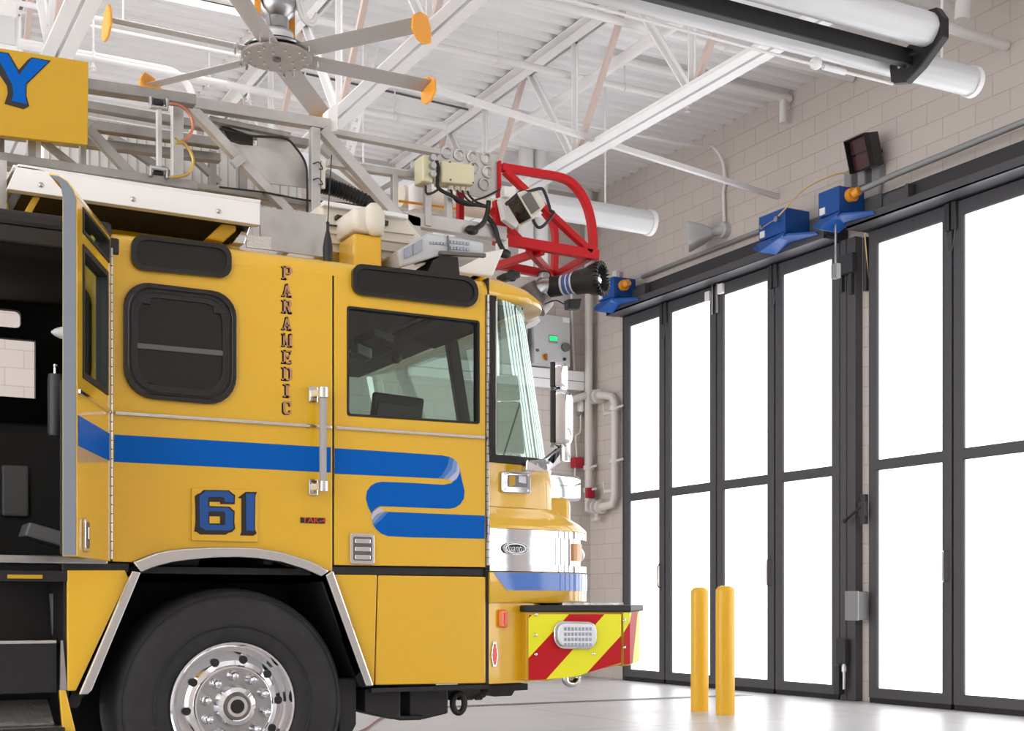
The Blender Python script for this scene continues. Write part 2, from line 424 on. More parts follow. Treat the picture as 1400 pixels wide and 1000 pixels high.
# pivot gear at the top and foot of door_1's near jamb
MB().box(XD-.07, XD, 10.40, 10.62, 4.42, 4.62).box(XD-.05, XD, 10.44, 10.48, 4.2, 4.42).box(XD-.05, XD, 10.58, 10.62, 4.25, 4.42).build('pivot_bracket', 'door_dark', d1, smooth=0, bevel=.006)
mb = MB().box(XD-.08, XD-.02, 10.5, 10.64, .38, .64).box(XD-.09, XD-.03, 10.58, 10.66, .06, .36)
mb.build('pivot_foot', 'door_dark', d1, smooth=0, bevel=.006)
MB().tube([(XD-.06, 10.53, .42), (XD-.06, 10.53, .12)], .018, 8).tube([(XD-.06, 10.53, .36), (XD-.06, 10.53, .30)], .03, 8).build('pivot_spring', 'steel', d1)
MB().box(XD-.02, XD+.05, 10.255, 10.30, 4.2, 4.75).build('pivot_bracket', 'door_dark', d2, smooth=0, bevel=.004)

def on_floor_y(x, y): return onZ(x, y, 0)
# control box, release lever, pull rod and cable between the doors
t = thing('control_box', 'small grey control box low on the dark jamb between the folding doors', 'control box', (XD-.1, 10.33, .86))
MB().box(XD-.16, XD-.02, 10.22, 10.40, .84, 1.13).build('case', 'grey_dark', t, smooth=0, bevel=.006)
MB().box(XD-.165, XD-.15, 10.215, 10.405, .835, 1.135).build('cover', 'grey_box', t, smooth=0, bevel=.004)
t = thing('release_lever', 'dark release lever bracket at chest height on the jamb between the doors', 'lever', (XD-.03, 10.3, 1.9))
MB().box(XD-.06, XD-.0, 10.24, 10.29, 1.82, 2.12).box(XD-.07, XD-.02, 10.22, 10.31, 1.9, 2.04).build('bracket', 'door_dark', t, smooth=0, bevel=.005)
MB().cyl((XD-.06, 10.27, 2.0), (XD-.08, 10.50, 1.86), .016, 8).ball((XD-.08, 10.50, 1.86), .028, 10).build('lever_arm', 'black', t)
t = thing('pull_rod', 'thin steel pull rod hanging below the near blue door operator', 'rod', (9.25, 10.33, 4.45))
MB().cyl((9.26, 10.345, 4.45), (9.26, 10.345, 4.95), .011, 8).build('rod', 'steel', t)
MB().box(9.23, 9.29, 10.30, 10.385, 4.30, 4.45).build('catch_block', 'grey_box', t, smooth=0, bevel=.006)
tag(MB().tube(spline([(XD-.05, 10.24, 4.78), (XD+.02, 10.262, 4.3), (XD+.05, 10.275, 3.6), (XD+.06, 10.28, 2.8), (XD+.06, 10.272, 2.1)], 8), .007, 6).build('hanging_cord', 'cable_yellow'),
    'thin tan cord hanging down the block strip between the two folding doors', 'cord')

# ---- blue door operators on the header
def operator(y0, y1, label):
    t = thing('door_operator', label, 'door operator', (XD-.2, (y0+y1)/2, 5.0), 'blue operators on the door headers')
    MB().box(9.20, 9.54, y0, y1, 4.95, 5.21).build('housing', 'operator_blue', t, smooth=0, bevel=.012)
    y = y0; yc = (y0+y1)/2
    MB().prism([(9.20, y0-.02, 4.95), (9.20, y1+.02, 4.93), (9.13, y1+.02, 4.86), (9.13, y1-.1, 4.80), (9.15, y0+.05, 4.88)], (.26, 0, .0)).build('gear_cover', 'operator_blue', t, smooth=0, bevel=.01)
    MB().prism([(9.20, y0+.16, 4.90), (9.20, y0-.04, 4.90), (9.31, y0-.36, 4.855), (9.345, y0-.36, 4.84), (9.34, y0-.02, 4.86), (9.33, y0+.16, 4.87)], (0, .0, .022)).build('arm', 'operator_blue', t, smooth=0, bevel=.006)
    MB().box(9.54, 9.66, y0-.22, y1, 4.90, 5.12).build('mount_plate', 'grey_dark', t, smooth=0, bevel=.006)
    MB().box(9.192, 9.2, y1-.11, y1-.03, 4.97, 5.04).build('sticker', 'label_white', t, smooth=0)
    return t
op1 = operator(11.06, 11.50, 'blue door operator box nearest the white loudspeaker, yellow cable plugged in')
for a_, b_, c_ in ((11.42, 5.08, .022), (11.16, 5.1, .03)): MB().cyl((9.20, a_, b_), (9.155, a_, b_), c_, 10).build('cable_gland', 'steel', op1)
MB().tube([(9.17, 11.42, 5.07), (9.17, 11.18, 5.1)], .008, 6).build('chain', 'steel', op1)
op2 = operator(10.23, 10.54, 'blue door operator box under the dark signal box, orange fitting on its side')
op3 = operator(14.42, 14.80, 'farthest blue door operator, partly hidden behind the black ladder nozzle')
for y, z, o in ((10.2, 5.12, op2), (14.4, 5.10, op3)):
    MB().tube([(9.34, y+.03, z), (9.34, y-.03, z)], .07, 14).tube([(9.34, y-.03, z), (9.35, y-.1, z+.02)], .045, 14).build('orange_fitting', 'orange', o)
# conduit on the wall above the doors
tag(MB().tube([(9.38, 10.09, 5.15), (9.44, 9.7, 5.2), (9.5, 5.0, 5.28)], .032, 12).build('conduit', 'conduit'),
    'grey conduit running above the near folding door from the orange fitting', 'conduit')
tag(MB().tube([(XW-.04, 14.45, 5.26), (XW-.04, 11.45, 5.26)], .028, 12).build('conduit', 'conduit'),
    'grey conduit along the block wall above the far folding door', 'conduit')
tag(MB().tube(spline([(9.16, 11.12, 5.12), (9.3, 10.85, 5.36), (9.5, 10.6, 5.47), (9.62, 10.5, 5.46)], 8), .009, 6).build('power_cable', 'cable_yellow'),
    'pale yellow cable looping between the two near blue door operators', 'cable')

# ---- signal box, junction boxes, loudspeaker
p = onX(1188, 208, 9.55)
t = thing('signal_box', 'dark hooded signal box with maroon lens tilted on the block wall above the blue operators', 'signal light', p)
ax = Vector((.09, 0, .05)); az = Vector((-.045, 0, .165)); ay = Vector((0, -.145, 0)); 
nrm = Vector((-.965, 0, -.26)); 
MB().obox(p+nrm*.04, nrm*.07, ay, Vector((-.26, 0, .965))*.165).build('case', 'gloss_black', t, smooth=0, bevel=.008)
up = Vector((-.26, 0, .965))
f = p + nrm*.112
mb = MB()
for k in (-1, 1): mb.obox(f + up*(.08*k), nrm*.004, ay*.86, up*.07)
mb.build('lens', 'signal_lens', t, smooth=0)
mb = MB()
for a in (-1, 1): mb.obox(f + ay*a*.97 + nrm*.03, nrm*.03, ay*.03, up*.165)
mb.obox(f + up*.16 + nrm*.03, nrm*.03, ay, up*.006)
mb.build('hood', 'black', t, smooth=0)
MB().cyl(p - nrm*.02, (XW, p.y, p.z+.02), .04, 10).build('wall_bracket', 'black', t)
for (x, y, s, lab) in ((1163, 246, .055, 'small grey junction box on block wall, farthest from signal box'), (1182, 243, .055, 'small grey junction box on block wall, middle of the three under signal box'), (1201, 236, .055, 'small grey junction box directly below the signal box with bent conduit')):
    p = onX(x, y, XW-.05)
    t = thing('junction_box', lab, 'junction box', p, 'grey junction boxes under the signal box')
    MB().box(p.x-.04, XW, p.y-s, p.y+s, p.z-.09, p.z+.09).build('box', 'grey_box', t, smooth=0, bevel=.006)
    MB().box(p.x-.046, p.x-.038, p.y-s+.006, p.y+s-.006, p.z-.084, p.z+.084).build('cover', 'conduit', t, smooth=0, bevel=.003)
    if x > 1200:
        MB().tube(spline([(p.x, p.y-.02, p.z-.09), (p.x, p.y-.02, p.z-.2), (p.x+.0, p.y+.0, p.z-.27), (p.x+.02, p.y+.03, p.z-.31)], 5), .016, 8).build('conduit_bend', 'conduit', t)
p = onX(988, 315, XW-.06)
t = thing('loudspeaker', 'pale grey horn loudspeaker on the block wall above the far folding door', 'loudspeaker', p)
c = p + Vector((-.24, .16, -.05)); d = Vector((-.75, .55, -.12)).normalized(); sd = d.cross(Vector((0, 0, 1))).normalized(); u2 = sd.cross(d)
rings = []
for (q, w, h) in ((-.16, .08, .06), (-.05, .14, .1), (.1, .21, .14), (.13, .21, .14)):
    rings.append(rrect([c+d*q+sd*a*w+u2*b*h for a, b in ((-1, -1), (1, -1), (1, 1), (-1, 1))], .05))
MB().loft(rings).build('horn', 'speaker', t, bevel=.004)
MB().cyl((p.x-.02, p.y, p.z), (XW, p.y, p.z), .09, 16).cyl(p, c-d*.1, .05, 10).build('wall_mount', 'speaker', t)
# conduit feeding the loudspeaker
YC = 12.70
q = onX(993, 225, XW-.03)
tag(MB().tube([(1.0, YC, 6.35), (9.35, YC, 6.35)] + arc((9.35, 6.12), .3, 78, 0, 8, lambda a, b: Vector((a, YC, b+.0)))[1:] + [(XW-.035, YC, 6.0), (XW-.035, p.y+.02, 5.9), (XW-.035, p.y+.0, p.z+.10)], .02, 10).build('conduit', 'pipe_white'),
    'thin white conduit under the roof deck bending down to the loudspeaker', 'conduit')

# ---- bollards
for (x, y, lab) in ((956.5, 972.5, 'yellow bollard nearer the truck, standing beside its slightly larger-looking twin'), (991.5, 977.5, 'yellow bollard farther from the truck, in front of the far door')):
    b = onZ(x, y, 0); r = .083 if x < 970 else .086
    depth = (b-CAM).dot(FWD); top = .99 + (HOR-(803 if x < 970 else 801))/FOC*depth
    h = top
    o = MB().lathe([(r, 0), (r, h-.05), (r*.97, h-.035), (r*.8, h-.015), (r*.45, h-.003), (0, h)], (b.x, b.y, 0), (0, 0, 1), 32).build('bollard', 'bollard_yellow')
    tag(o, lab, 'bollard', 'yellow bollards by the far folding door')
# ---- trench drain in the floor
t = thing('trench_drain', 'narrow slotted steel trench drain running along the concrete floor', 'drain', (6, 11.7, 0))
MB().box(4.6, 9.2, 11.60, 11.80, -.001, .003).build('frame', 'alu_dull', t, smooth=0)
mb = MB()
for i in range(90): mb.box(4.65+i*.05, 4.672+i*.05, 11.63, 11.77, .002, .0045)
mb.build('grate_slots', 'black', t, smooth=0)

# ---- gear on the far side wall
YW = YS - .04
def cabinet(x0, x1, y0, y1, label):
    p0 = onY(x0, y1, YW-.22); p1 = onY(x1, y0, YW-.22)
    t = thing('control_cabinet', label, 'electrical cabinet', ((p0.x+p1.x)/2, YW, p0.z), 'grey control cabinets on the far side wall')
    MB().box(p0.x, p1.x, YW-.2, YS, p0.z, p1.z).build('case', 'cabinet', t, smooth=0, bevel=.01)
    MB().box(p0.x+.008, p1.x-.008, YW-.225, YW-.2, p0.z+.008, p1.z-.008).build('door_panel', 'cabinet', t, smooth=0, bevel=.008)
    return t, p0, p1
t, a, b = cabinet(729, 780, 433, 498, 'grey control cabinet with green screen on far wall beside the truck mirror')
W = b.x-a.x; H = b.z-a.z; F = YW-.226; at = lambda u, v: Vector((a.x+W*u, F, b.z-H*v))
MB().box(at(.4, 0).x, at(.64, 0).x, F-.006, F, at(0, .56).z, at(0, .4).z).build('screen_bezel', 'grey_box', t, smooth=0, bevel=.003)
MB().box(at(.43, 0).x, at(.62, 0).x, F-.009, F-.005, at(0, .51).z, at(0, .43).z).build('screen', 'lcd', t, smooth=0)
c = at(.30, .84); MB().cyl(c, c+Vector((0, -.01, 0)), .042, 16).build('switch_plate', 'orange', t)
MB().cyl(c, c+Vector((0, -.03, 0)), .028, 14).obox(c+Vector((0, -.04, -.01)), (.012, 0, 0), (0, .015, 0), (0, 0, .045)).build('rotary_switch', 'rust', t)
c = at(.84, .62); MB().cyl(c, c+Vector((0, -.05, 0)), .06, 12).build('knob', 'grey_dark', t)
c = at(.82, .85); MB().cyl(c, c+Vector((0, -.02, 0)), .022, 10).build('key_lock', 'black', t)
for v in (.2, .73): 
    c = at(.1, v); MB().cyl(c, c+Vector((0, -.02, 0)), .02, 10).build('latch', 'grey_dark', t)
MB().box(at(.78, 0).x, at(.97, 0).x, F-.003, F, at(0, .13).z, at(0, .04).z).build('label_plate', 'label_white', t, smooth=0)
t, a, b = cabinet(672, 722, 428, 493, 'grey control cabinet half hidden behind the truck windscreen')
W = b.x-a.x; H = b.z-a.z
c = at(.86, .62); MB().cyl(c, c+Vector((0, -.05, 0)), .06, 12).build('knob', 'grey_dark', t)
p0 = onY(640, 529, YW-.1); p1 = onY(799, 506, YW-.1)
t = thing('cable_trunking', 'long white cable trunking on far side wall below the control cabinets', 'trunking', ((p0.x+p1.x)/2, YW, p0.z))
MB().box(p0.x-.8, p1.x, YW-.1, YS-.002, 3.94, 4.20).build('trunk', 'white', t, smooth=0, bevel=.006)
MB().box(p0.x-.8, p1.x, YW-.105, YW-.1, 4.055, 4.065).build('lid_seam', 'grey_box', t, smooth=0)
tag(MB().tube([onY(781, 433-60, YW-.02), onY(783, 470, YW-.02), onY(785, 508, YW-.02)], .02, 8).build('conduit', 'pipe_wall'),
    'thin pale conduit dropping beside the green-screen cabinet to the white trunking', 'conduit')
# sprinkler riser in the corner with its bypass loop
cx, cy = 9.56, 15.62
rz = lambda y: onY(805, y, cy).z
t = thing('sprinkler_riser', 'white sprinkler riser pipe in the corner with a flanged bypass loop', 'pipe', (cx, cy, rz(690)))
MB().tube([(cx, cy, rz(700)), (cx, cy, ZC)], .055, 16).build('riser_pipe', 'pipe_wall', t)
lx, ly = 9.60, 15.02
zt, zb = onX(836, 548, lx).z, onX(836, 690, lx).z
path = [(cx, cy, rz(540)), (cx, ly+.18, zt+.08), (lx, ly+.06, zt+.05), (lx, ly, zt-.04), (lx, ly, zb+.1), (lx, ly+.06, zb), (cx, ly+.18, zb-.02), (cx, cy-.08, rz(698)), (cx, cy, rz(690))]
MB().tube(path, .055, 14).build('bypass_pipe', 'pipe_wall', t)
for k, (y, z) in enumerate(((cy-.14, zt+.1), (cy-.26, zt+.09), (cy-.2, zb-.02), (cy-.32, zb-.02), (cy-.09, zb))):
    MB().cyl((cx, y-.02, z), (cx, y+.02, z), .1, 14).build('flange', 'pipe_wall', t)
for y, z in ((cy, rz(640)), (cy, rz(671)), (ly, onX(836, 632, lx).z), (ly, onX(836, 560, lx).z)):
    xx = cx if y == cy else lx
    MB().cyl((xx, y, z-.03), (xx, y, z+.03), .075, 14).cyl((xx, y, z), (xx-.02, y-.22, z+.01), .018, 8).build('clamp', 'pipe_wall', t)
for z in (onX(836, 565, lx).z, onX(836, 672, lx).z):
    MB().cyl((lx, ly, z), (lx-.06, ly+.16, z), .025, 8).cyl((lx-.06, ly+.16, z-.03), (lx-.06, ly+.2, z+.13), .012, 8).build('valve', 'pipe_wall', t)
MB().tube([(cx, cy-.2, zb-.02), (cx, cy-.2, zb-.2)], .025, 8).cyl((cx, cy-.26, zb-.17), (cx, cy-.1, zb-.19), .02, 8).build('drain_valve', 'pipe_wall', t)
MB().tube([onY(762, 553, YS-.12), (cx, cy, rz(540))], .05, 12).build('branch_pipe', 'pipe_wall', t)
MB().box(cx-.09, cx+.03, cy-.12, cy-.05, rz(682), rz(668)).build('flow_switch', 'alarm_red', t, smooth=0, bevel=.01)
p = onY(789.5, 633, YW-.03)
t = thing('alarm_box', 'small red alarm box on the far wall beside the sprinkler riser', 'alarm box', p)
MB().box(p.x-.07, p.x+.07, YW-.09, YS, p.z-.07, p.z+.07).build('box', 'alarm_red', t, smooth=0, bevel=.01)
MB().box(p.x-.05, p.x+.05, YW-.1, YW-.09, p.z-.05, p.z+.05).build('cover', 'alarm_red', t, smooth=0, bevel=.006)
MB().tube(spline([(p.x, YW-.02, p.z+.07), (p.x-.02, YW-.02, p.z+.35), onY(793.5, 590, YW-.02), onY(794, 562, YW-.02)], 5), .014, 8).build('cable', 'pipe_wall', t)
MB().tube([(p.x-.03, YW-.02, p.z-.07), (p.x-.06, YW-.02, p.z-.5)], .014, 8).build('cable', 'pipe_wall', t)
q = onY(794.5, 555, YW-.02)
t2 = thing('strobe_light', 'small white strobe on far wall above the red alarm box', 'strobe', q)
MB().box(q.x-.04, q.x+.04, YW-.07, YS, q.z-.09, q.z+.09).build('lens', 'white', t2, smooth=40, bevel=.03)
MB().box(q.x-.035, q.x+.035, YW-.04, YS, q.z-.13, q.z-.09).build('base', 'grey_box', t2, smooth=0)
# small sensor on a stalk by the far operator
p = onX(842, 379, XW-.1)
t = thing('door_sensor', 'small pale sensor on a stalk above the farthest blue operator', 'sensor', p)
MB().box(p.x-.03, p.x+.03, p.y-.05, p.y+.05, p.z-.08, p.z+.08).build('head', 'pipe_white', t, smooth=0, bevel=.012)
MB().cyl((p.x, p.y, p.z-.3), (p.x, p.y, p.z-.08), .015, 8).build('stalk', 'pipe_white', t)
# red cord lying on the floor
tag(MB().tube(spline([onZ(470, 1009, .01), onZ(500, 997, .01), onZ(517, 985, .01), onZ(545, 972, .01), onZ(600, 966, .01)], 8), .008, 6).build('floor_cord', 'wire_red'),
    'thin dark red cord lying on the floor behind the front wheel', 'cord')
# ================================================================== UNDER THE ROOF
NODE0, STEP = 11.37, 1.97
def joist(X, lab):
    t = thing('roof_joist', lab, 'roof joist', (X, 6, 5.38), 'white open-web joists under the deck')
    g, w, th, leg = .018, .105, .014, .10
    zb, zt = 5.40, 6.56; y0, y1 = -3.5, YS
    mb = MB()
    for s in (-1, 1):
        a = X + s*g; b = X + s*(g+w)
        mb.box(min(a, b), max(a, b), y0, y1, zb, zb+th); mb.box(min(a, a+s*th), max(a, a+s*th), y0, y1, zb, zb+leg)
    mb.build('bottom_chord', 'joist', t, smooth=0, bevel=.004, seg=1)
    mb = MB()
    for s in (-1, 1):
        a = X + s*g; b = X + s*(g+w)
        mb.box(min(a, b), max(a, b), y0, y1, zt+leg, zt+leg+th); mb.box(min(a, a+s*th), max(a, a+s*th), y0, y1, zt, zt+leg)
    mb.build('top_chord', 'joist', t, smooth=0, bevel=.004, seg=1)
    n = NODE0 + 2*STEP
    while n > -3:
        # angle-iron webs: one vertical and two diagonals meeting at each panel point
        MB().bar((X, n, zb+.05), (X, n, zt+.06), .06, .012, (0, 1, 0)).bar((X+.024, n, zb+.05), (X+.024, n, zt+.06), .012, .06, (0, 1, 0)).build('web', 'joist', t, smooth=0)
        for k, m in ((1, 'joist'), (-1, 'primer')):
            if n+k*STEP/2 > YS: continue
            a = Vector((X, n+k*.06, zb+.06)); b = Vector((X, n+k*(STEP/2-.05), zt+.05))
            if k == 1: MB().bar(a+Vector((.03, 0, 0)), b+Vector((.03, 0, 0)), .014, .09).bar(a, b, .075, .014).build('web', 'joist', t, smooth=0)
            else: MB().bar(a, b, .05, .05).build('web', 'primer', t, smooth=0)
        n -= STEP
    return t
joist(6.79, 'white open-web roof joist nearest the door wall, above the ladder tip')
joist(4.31, 'white open-web roof joist passing just behind the fan, above the ladder')
joist(1.83, 'white open-web roof joist at the upper left, above the yellow sign')
tag(MB().bar((4.31, 10.28, 5.42), (XW, 11.78, 5.58), .05, .05).build('bridging_bar', 'pipe_white'),
    'white bridging bar from the joists down to the block wall', 'bridging bar')

def hang(mb, x, y, z, z1=ZC): mb.cyl((x, y, z), (x, y, z1), .008, 6)
def pipe(label, pts, r, hangers=(), heads=(), name='sprinkler_pipe', m='pipe_white', cap=True):
    p0 = Vector(pts[0]); t = thing(name, label, 'pipe', (p0+Vector(pts[-1]))/2)
    mb = MB().tube(pts, r, 14)
    mb.build('pipe', m, t)
    for x in hangers:
        h = MB(); hang(h, x, p0.y, p0.z); h.tube([(x-.008, p0.y, p0.z), (x+.008, p0.y, p0.z)], r+.012, 12); h.build('hanger', m, t)
    for x in heads:
        MB().lathe([(.012, 0), (.016, -.03), (.03, -.05), (.012, -.055), (.012, -.075), (.034, -.08), (.034, -.085)], (x, p0.y, p0.z-r), (0, 0, 1), 12).build('sprinkler_head', m, t)
    return t
pipe('white sprinkler pipe crossing the joists near the deck, ending short of the wall', [(-1, 11.7, 6.4), (8.45, 11.7, 6.4)], .036, (5.2, 6.1, 7.6), (8.4,))
t = pipe('short white pipe stub ending at the block wall with a drop leg', [(7.3, 11.55, 6.60), (XW-.02, 11.55, 6.60)], .045)
MB().tube([(XW-.12, 11.55, 6.60), (XW-.12, 11.55, 6.32)], .04, 12).build('drop_leg', 'pipe_white', t)
pipe('white pipe stub reaching the block wall behind the exhaust rail', [(5.6, 10.53, 6.47), (XW-.05, 10.53, 6.47)], .04, (8.0,))
pipe('white sprinkler pipe low over the far side of the ladder with hanger rods', [(3.2, 13.1, 6.2), (6.2, 13.1, 6.2)], .04, (3.6, 4.6, 5.6), (4.0,))
pipe('upper white conduit behind the fan blade at left', [(-2, 12.35, 6.28), (4.1, 12.35, 6.28)], .026, (1.4, 2.6))
pl = pipe('middle white conduit below the skylight at left, curving down by the fan', [(-2, 12.4, 5.96), (3.0, 12.4, 5.96)] + arc((3.0, 5.71), .25, 80, 0, 7, lambda a, b: Vector((a, 12.4, b))) + [(3.26, 12.4, 4.7)], .034, (1.55, 2.35))
pipe('lower white conduit below the skylight at left, lowest of the three', [(-2, 12.15, 5.83), (3.5, 12.15, 5.83)], .03, (1.5, 2.3), (1.5, 2.3))
pipe('white branch pipe high on the left running over the yellow sign', [(-1, 13.6, 6.35), (1.9, 13.6, 6.35)], .03, (.9,))
pipe('thin white pipe by the upper corner passing over the exhaust rail end', [(7.2, 8.56, 6.15), (XW-.01, 8.56, 6.08)], .045, (), (), 'water_pipe')
t = pipe('large white pipe elbow high on the block wall at the upper corner', spline([(XW-.1, 7.75, 6.56), (9.5, 8.05, 6.54), (9.28, 8.38, 6.50), (9.16, 8.54, 6.42), (9.13, 8.56, 6.20)], 5), .07, (), (), 'water_pipe')
pipe('round white pipe running beside the joist nearest the door wall', [(7.0, -2, 6.26), (7.0, 15.6, 6.26)], .055, (), (), 'water_pipe')
tag(MB().tube([onY(340, 84, 13.6), onY(545, 128, 13.6), onY(640, 150, 13.6)], .012, 6).build('data_cable', 'grey_dark'), 'thin dark cable slung under the deck behind the fan', 'cable')

# ---- ceiling fan
FC = Vector((3.04, 9.27, 4.95))
t = thing('ceiling_fan', 'large six-blade grey ceiling fan with orange blade tips above the truck', 'fan', (FC.x, FC.y, ZC))
MB().lathe([(.0, -.012), (.25, -.012), (.255, -.006), (.255, .004), (.0, .004)], FC, (0, 0, 1), 44).build('hub_plate', 'fan_hub', t)
MB().lathe([(.0, .03), (.24, .03), (.245, .04), (.24, .05), (.0, .05)], FC, (0, 0, 1), 40).build('hub_ring', 'steel', t)
MB().lathe([(.2, .055), (.215, .065), (.2, .075), (0, .075)], FC, (0, 0, 1), 32).build('hub_ring', 'black', t)
MB().lathe([(.118, .075), (.118, .17), (.10, .18), (.085, .20), (.085, .27), (.125, .31), (.14, .36), (.14, .40), (.115, .42), (.105, .44), (.105, .85), (.09, .88), (0, .88)], FC, (0, 0, 1), 32).build('gear_motor', 'steel', t)
mb = MB()
for i in range(16):
    a = 2*PI*i/16; mb.bar(FC+Vector((.108*math.cos(a), .108*math.sin(a), .46)), FC+Vector((.108*math.cos(a), .108*math.sin(a), .84)), .008, .03, (math.cos(a), math.sin(a), 0))
mb.build('motor_fins', 'alu_dull', t, smooth=0)
MB().lathe([(.1195, .10), (.1195, .155)], FC, (0, 0, 1), 32, False, False).build('motor_label', 'label_white', t)
MB().cyl(FC+Vector((0, 0, .88)), (FC.x, FC.y, ZC), .05, 16).build('down_pole', 'orange', t)
for dx, dy in ((-.16, -.05), (.14, .08)):
    MB().box(FC.x+dx-.022, FC.x+dx+.022, FC.y+dy-.012, FC.y+dy+.012, FC.z+.07, ZC).build('safety_strap', 'orange', t, smooth=0, bevel=.004)
p = FC+Vector((.3, .0, .52)); MB().obox(p+Vector((0, 0, .25)), (.07, 0, 0), (0, .09, 0), (0, 0, .24)).build('drive_box', 'black', t, smooth=0, bevel=.015)
for k in (0, .03):
    MB().tube(spline([FC+Vector((.12+k, -.06, .9)), FC+Vector((.11+k, -.08, .5)), FC+Vector((.16+k, -.07, .30)), FC+Vector((.25, -.05, .26+k)), FC+Vector((.29, -.02, .36))], 8), .016, 8).build('flex_conduit', 'pipe_white', t)
for i in range(6):
    a = math.radians([-54, 0, 54, 124, 181, 236][i]); d = Vector((math.cos(a), math.sin(a), 0)); s = Vector((-math.sin(a), math.cos(a), 0)); u = Vector((0, 0, 1))
    prof = [(-.078, .012), (-.05, .022), (0, .016), (.05, .0), (.085, -.022), (.05, -.012), (0, -.004), (-.05, .0)]
    rings = [[FC+d*r+s*y+u*(z+.014) for y, z in prof] for r in (.18, .5, .9, 1.20)]
    bl = MB().loft(rings).build('blade', 'fan_grey', t, smooth=30)
    mb = MB()
    for r in (.22, .30):
        for y in (-.03, .04): mb.cyl(FC+d*r+s*y+u*-.03, FC+d*r+s*y+u*.05, .009, 8)
    mb.build('blade_bolts', 'chrome', bl)
    w = [(-.13, -.07), (-.12, .02), (-.03, .08), (.07, .09), (.12, .02), (.12, -.08), (.04, -.12), (-.06, -.12)]
    MB().prism([FC+d*1.19+s*y+u*z for y, z in w], d*.02).build('blade_tip', 'orange', bl, smooth=0, bevel=.006)
mb = MB()
for i in range(12):
    a = 2*PI*i/12; r = .19 if i % 2 else .12
    mb.cyl(FC+Vector((r*math.cos(a), r*math.sin(a), -.03)), FC+Vector((r*math.cos(a), r*math.sin(a), 0)), .009, 8)
mb.build('hub_bolts', 'chrome', t)
MB().lathe([(.03, -.03), (.03, -.01)], FC, (0, 0, 1), 12).build('hub_cap', 'grey_dark', t)

# ---- vehicle exhaust rails: round white ducts along the bays
def duct(mb, x0, x1, y, z, r):
    prof = []
    for i in range(48):
        a = 2*PI*i/48; k = r*(1+.035*(1 if i % 8 < 2 else 0)); prof.append((y+k*math.cos(a), z+k*math.sin(a)))
    mb.loft([[Vector((x, a, b)) for a, b in prof] for x in (x0, x1)])
t = thing('exhaust_rail', 'white vehicle exhaust rail with black carriage beam at the upper corner, above the truck', 'exhaust duct', (5, 7.2, ZC))
mb = MB(); duct(mb, 1.0, 8.0, 7.42, 5.05, .105); mb.build('suction_duct', 'duct_white', t)
MB().cyl((7.99, 7.42, 5.05), (8.035, 7.42, 5.05), .118, 36).build('end_cap', 'white', t)
mb = MB(); duct(mb, 1.0, 7.1, 6.98, 5.10, .115); mb.build('hose_duct', 'duct_white', t)
MB().box(1.0, 7.12, 7.125, 7.195, 4.90, 5.02).build('carriage_beam', 'black', t, smooth=0, bevel=.006)
MB().prism([(7.10, 6.84, 5.14), (7.10, 6.9, 5.23), (7.10, 7.02, 5.25), (7.10, 7.1, 5.08), (7.10, 7.36, 5.0), (7.10, 7.34, 4.84), (7.10, 7.2, 4.80), (7.10, 7.05, 4.86), (7.10, 6.84, 5.0)], (.07, 0, 0)).build('end_bracket', 'black', t, smooth=0, bevel=.008)
for (y, z) in ((6.93, 5.14), (6.95, 5.02), (7.12, 4.98), (7.15, 4.9), (7.24, 4.93)):
    MB().cyl((7.085, y, z), (7.1, y, z), .018, 10).build('bolt', 'chrome', t)
MB().box(1.0, 7.05, 7.24, 7.27, 4.962, 4.98).build('spring_track', 'white', t, smooth=0)
mb = MB()
for i in range(90): x = 4.2+i*.03; mb.tube([(x, 7.255, 4.95), (x+.014, 7.255, 4.95)], .014, 8)
mb.build('balancer_spring', 'duct_white', t)
MB().tube([(3.0, 7.3, 4.86), (6.2, 7.3, 4.82), (7.08, 7.3, 4.82)], .011, 8).build('air_line', 'pipe_white', t)
MB().ball((6.35, 7.3, 4.83), .045, 14).cyl((6.42, 7.3, 4.82), (6.62, 7.3, 4.82), .022, 10).build('line_fitting', 'white', t)
for x in (2.5, 5.4, 7.7):
    h = MB(); h.cyl((x, 7.42, 5.15), (x, 7.42, ZC), .01, 8); h.build('hanger_rod', 'pipe_white', t)
t = thing('exhaust_rail', 'white round exhaust duct hanging behind the red ladder tip', 'exhaust duct', (4, 12.0, ZC))
mb = MB(); duct(mb, -1.0, 8.10, 12.0, 5.13, .125); mb.build('suction_duct', 'duct_white', t)
MB().cyl((8.09, 12.0, 5.13), (8.14, 12.0, 5.13), .138, 36).build('end_cap', 'white', t)
for x in (1.9, 4.8, 7.55):
    h = MB(); h.cyl((x, 12.0, 5.24), (x, 12.0, ZC), .01, 8); h.build('hanger_rod', 'pipe_white', t)
# perforated struts bracing the far rail
def strut(p0, p1, lab):
    p0, p1 = Vector(p0), Vector(p1); d = (p1-p0); n = int(d.length/.1); a = d.normalized(); s = Vector((.8815, -.4721, 0)); s = (s - a*s.dot(a)).normalized(); nn = a.cross(s)
    holes = []
    for i in range(n):
        c = p0 + a*(.06+i*.1); holes.append([c+s*x*.013+a*y*.022 for x, y in ((-1, -1), (1, -1), (1, 1), (-1, 1))])
    o = MB().prism([p0-s*.042, p0+s*.042, p1+s*.042, p1-s*.042], nn*.012, holes)
    for k in (-1, 1): o.obox((p0+p1)/2+s*k*.042+nn*.02, d/2, s*.005, nn*.026)
    o = o.build('strut_brace', 'pipe_white', smooth=0)
    tag(o, lab, 'strut', 'perforated struts bracing the far exhaust rail')
strut(onY(468, 248, 12.6), onY(512, 60, 12.6), 'long perforated white strut rising from behind the ladder towards the deck')
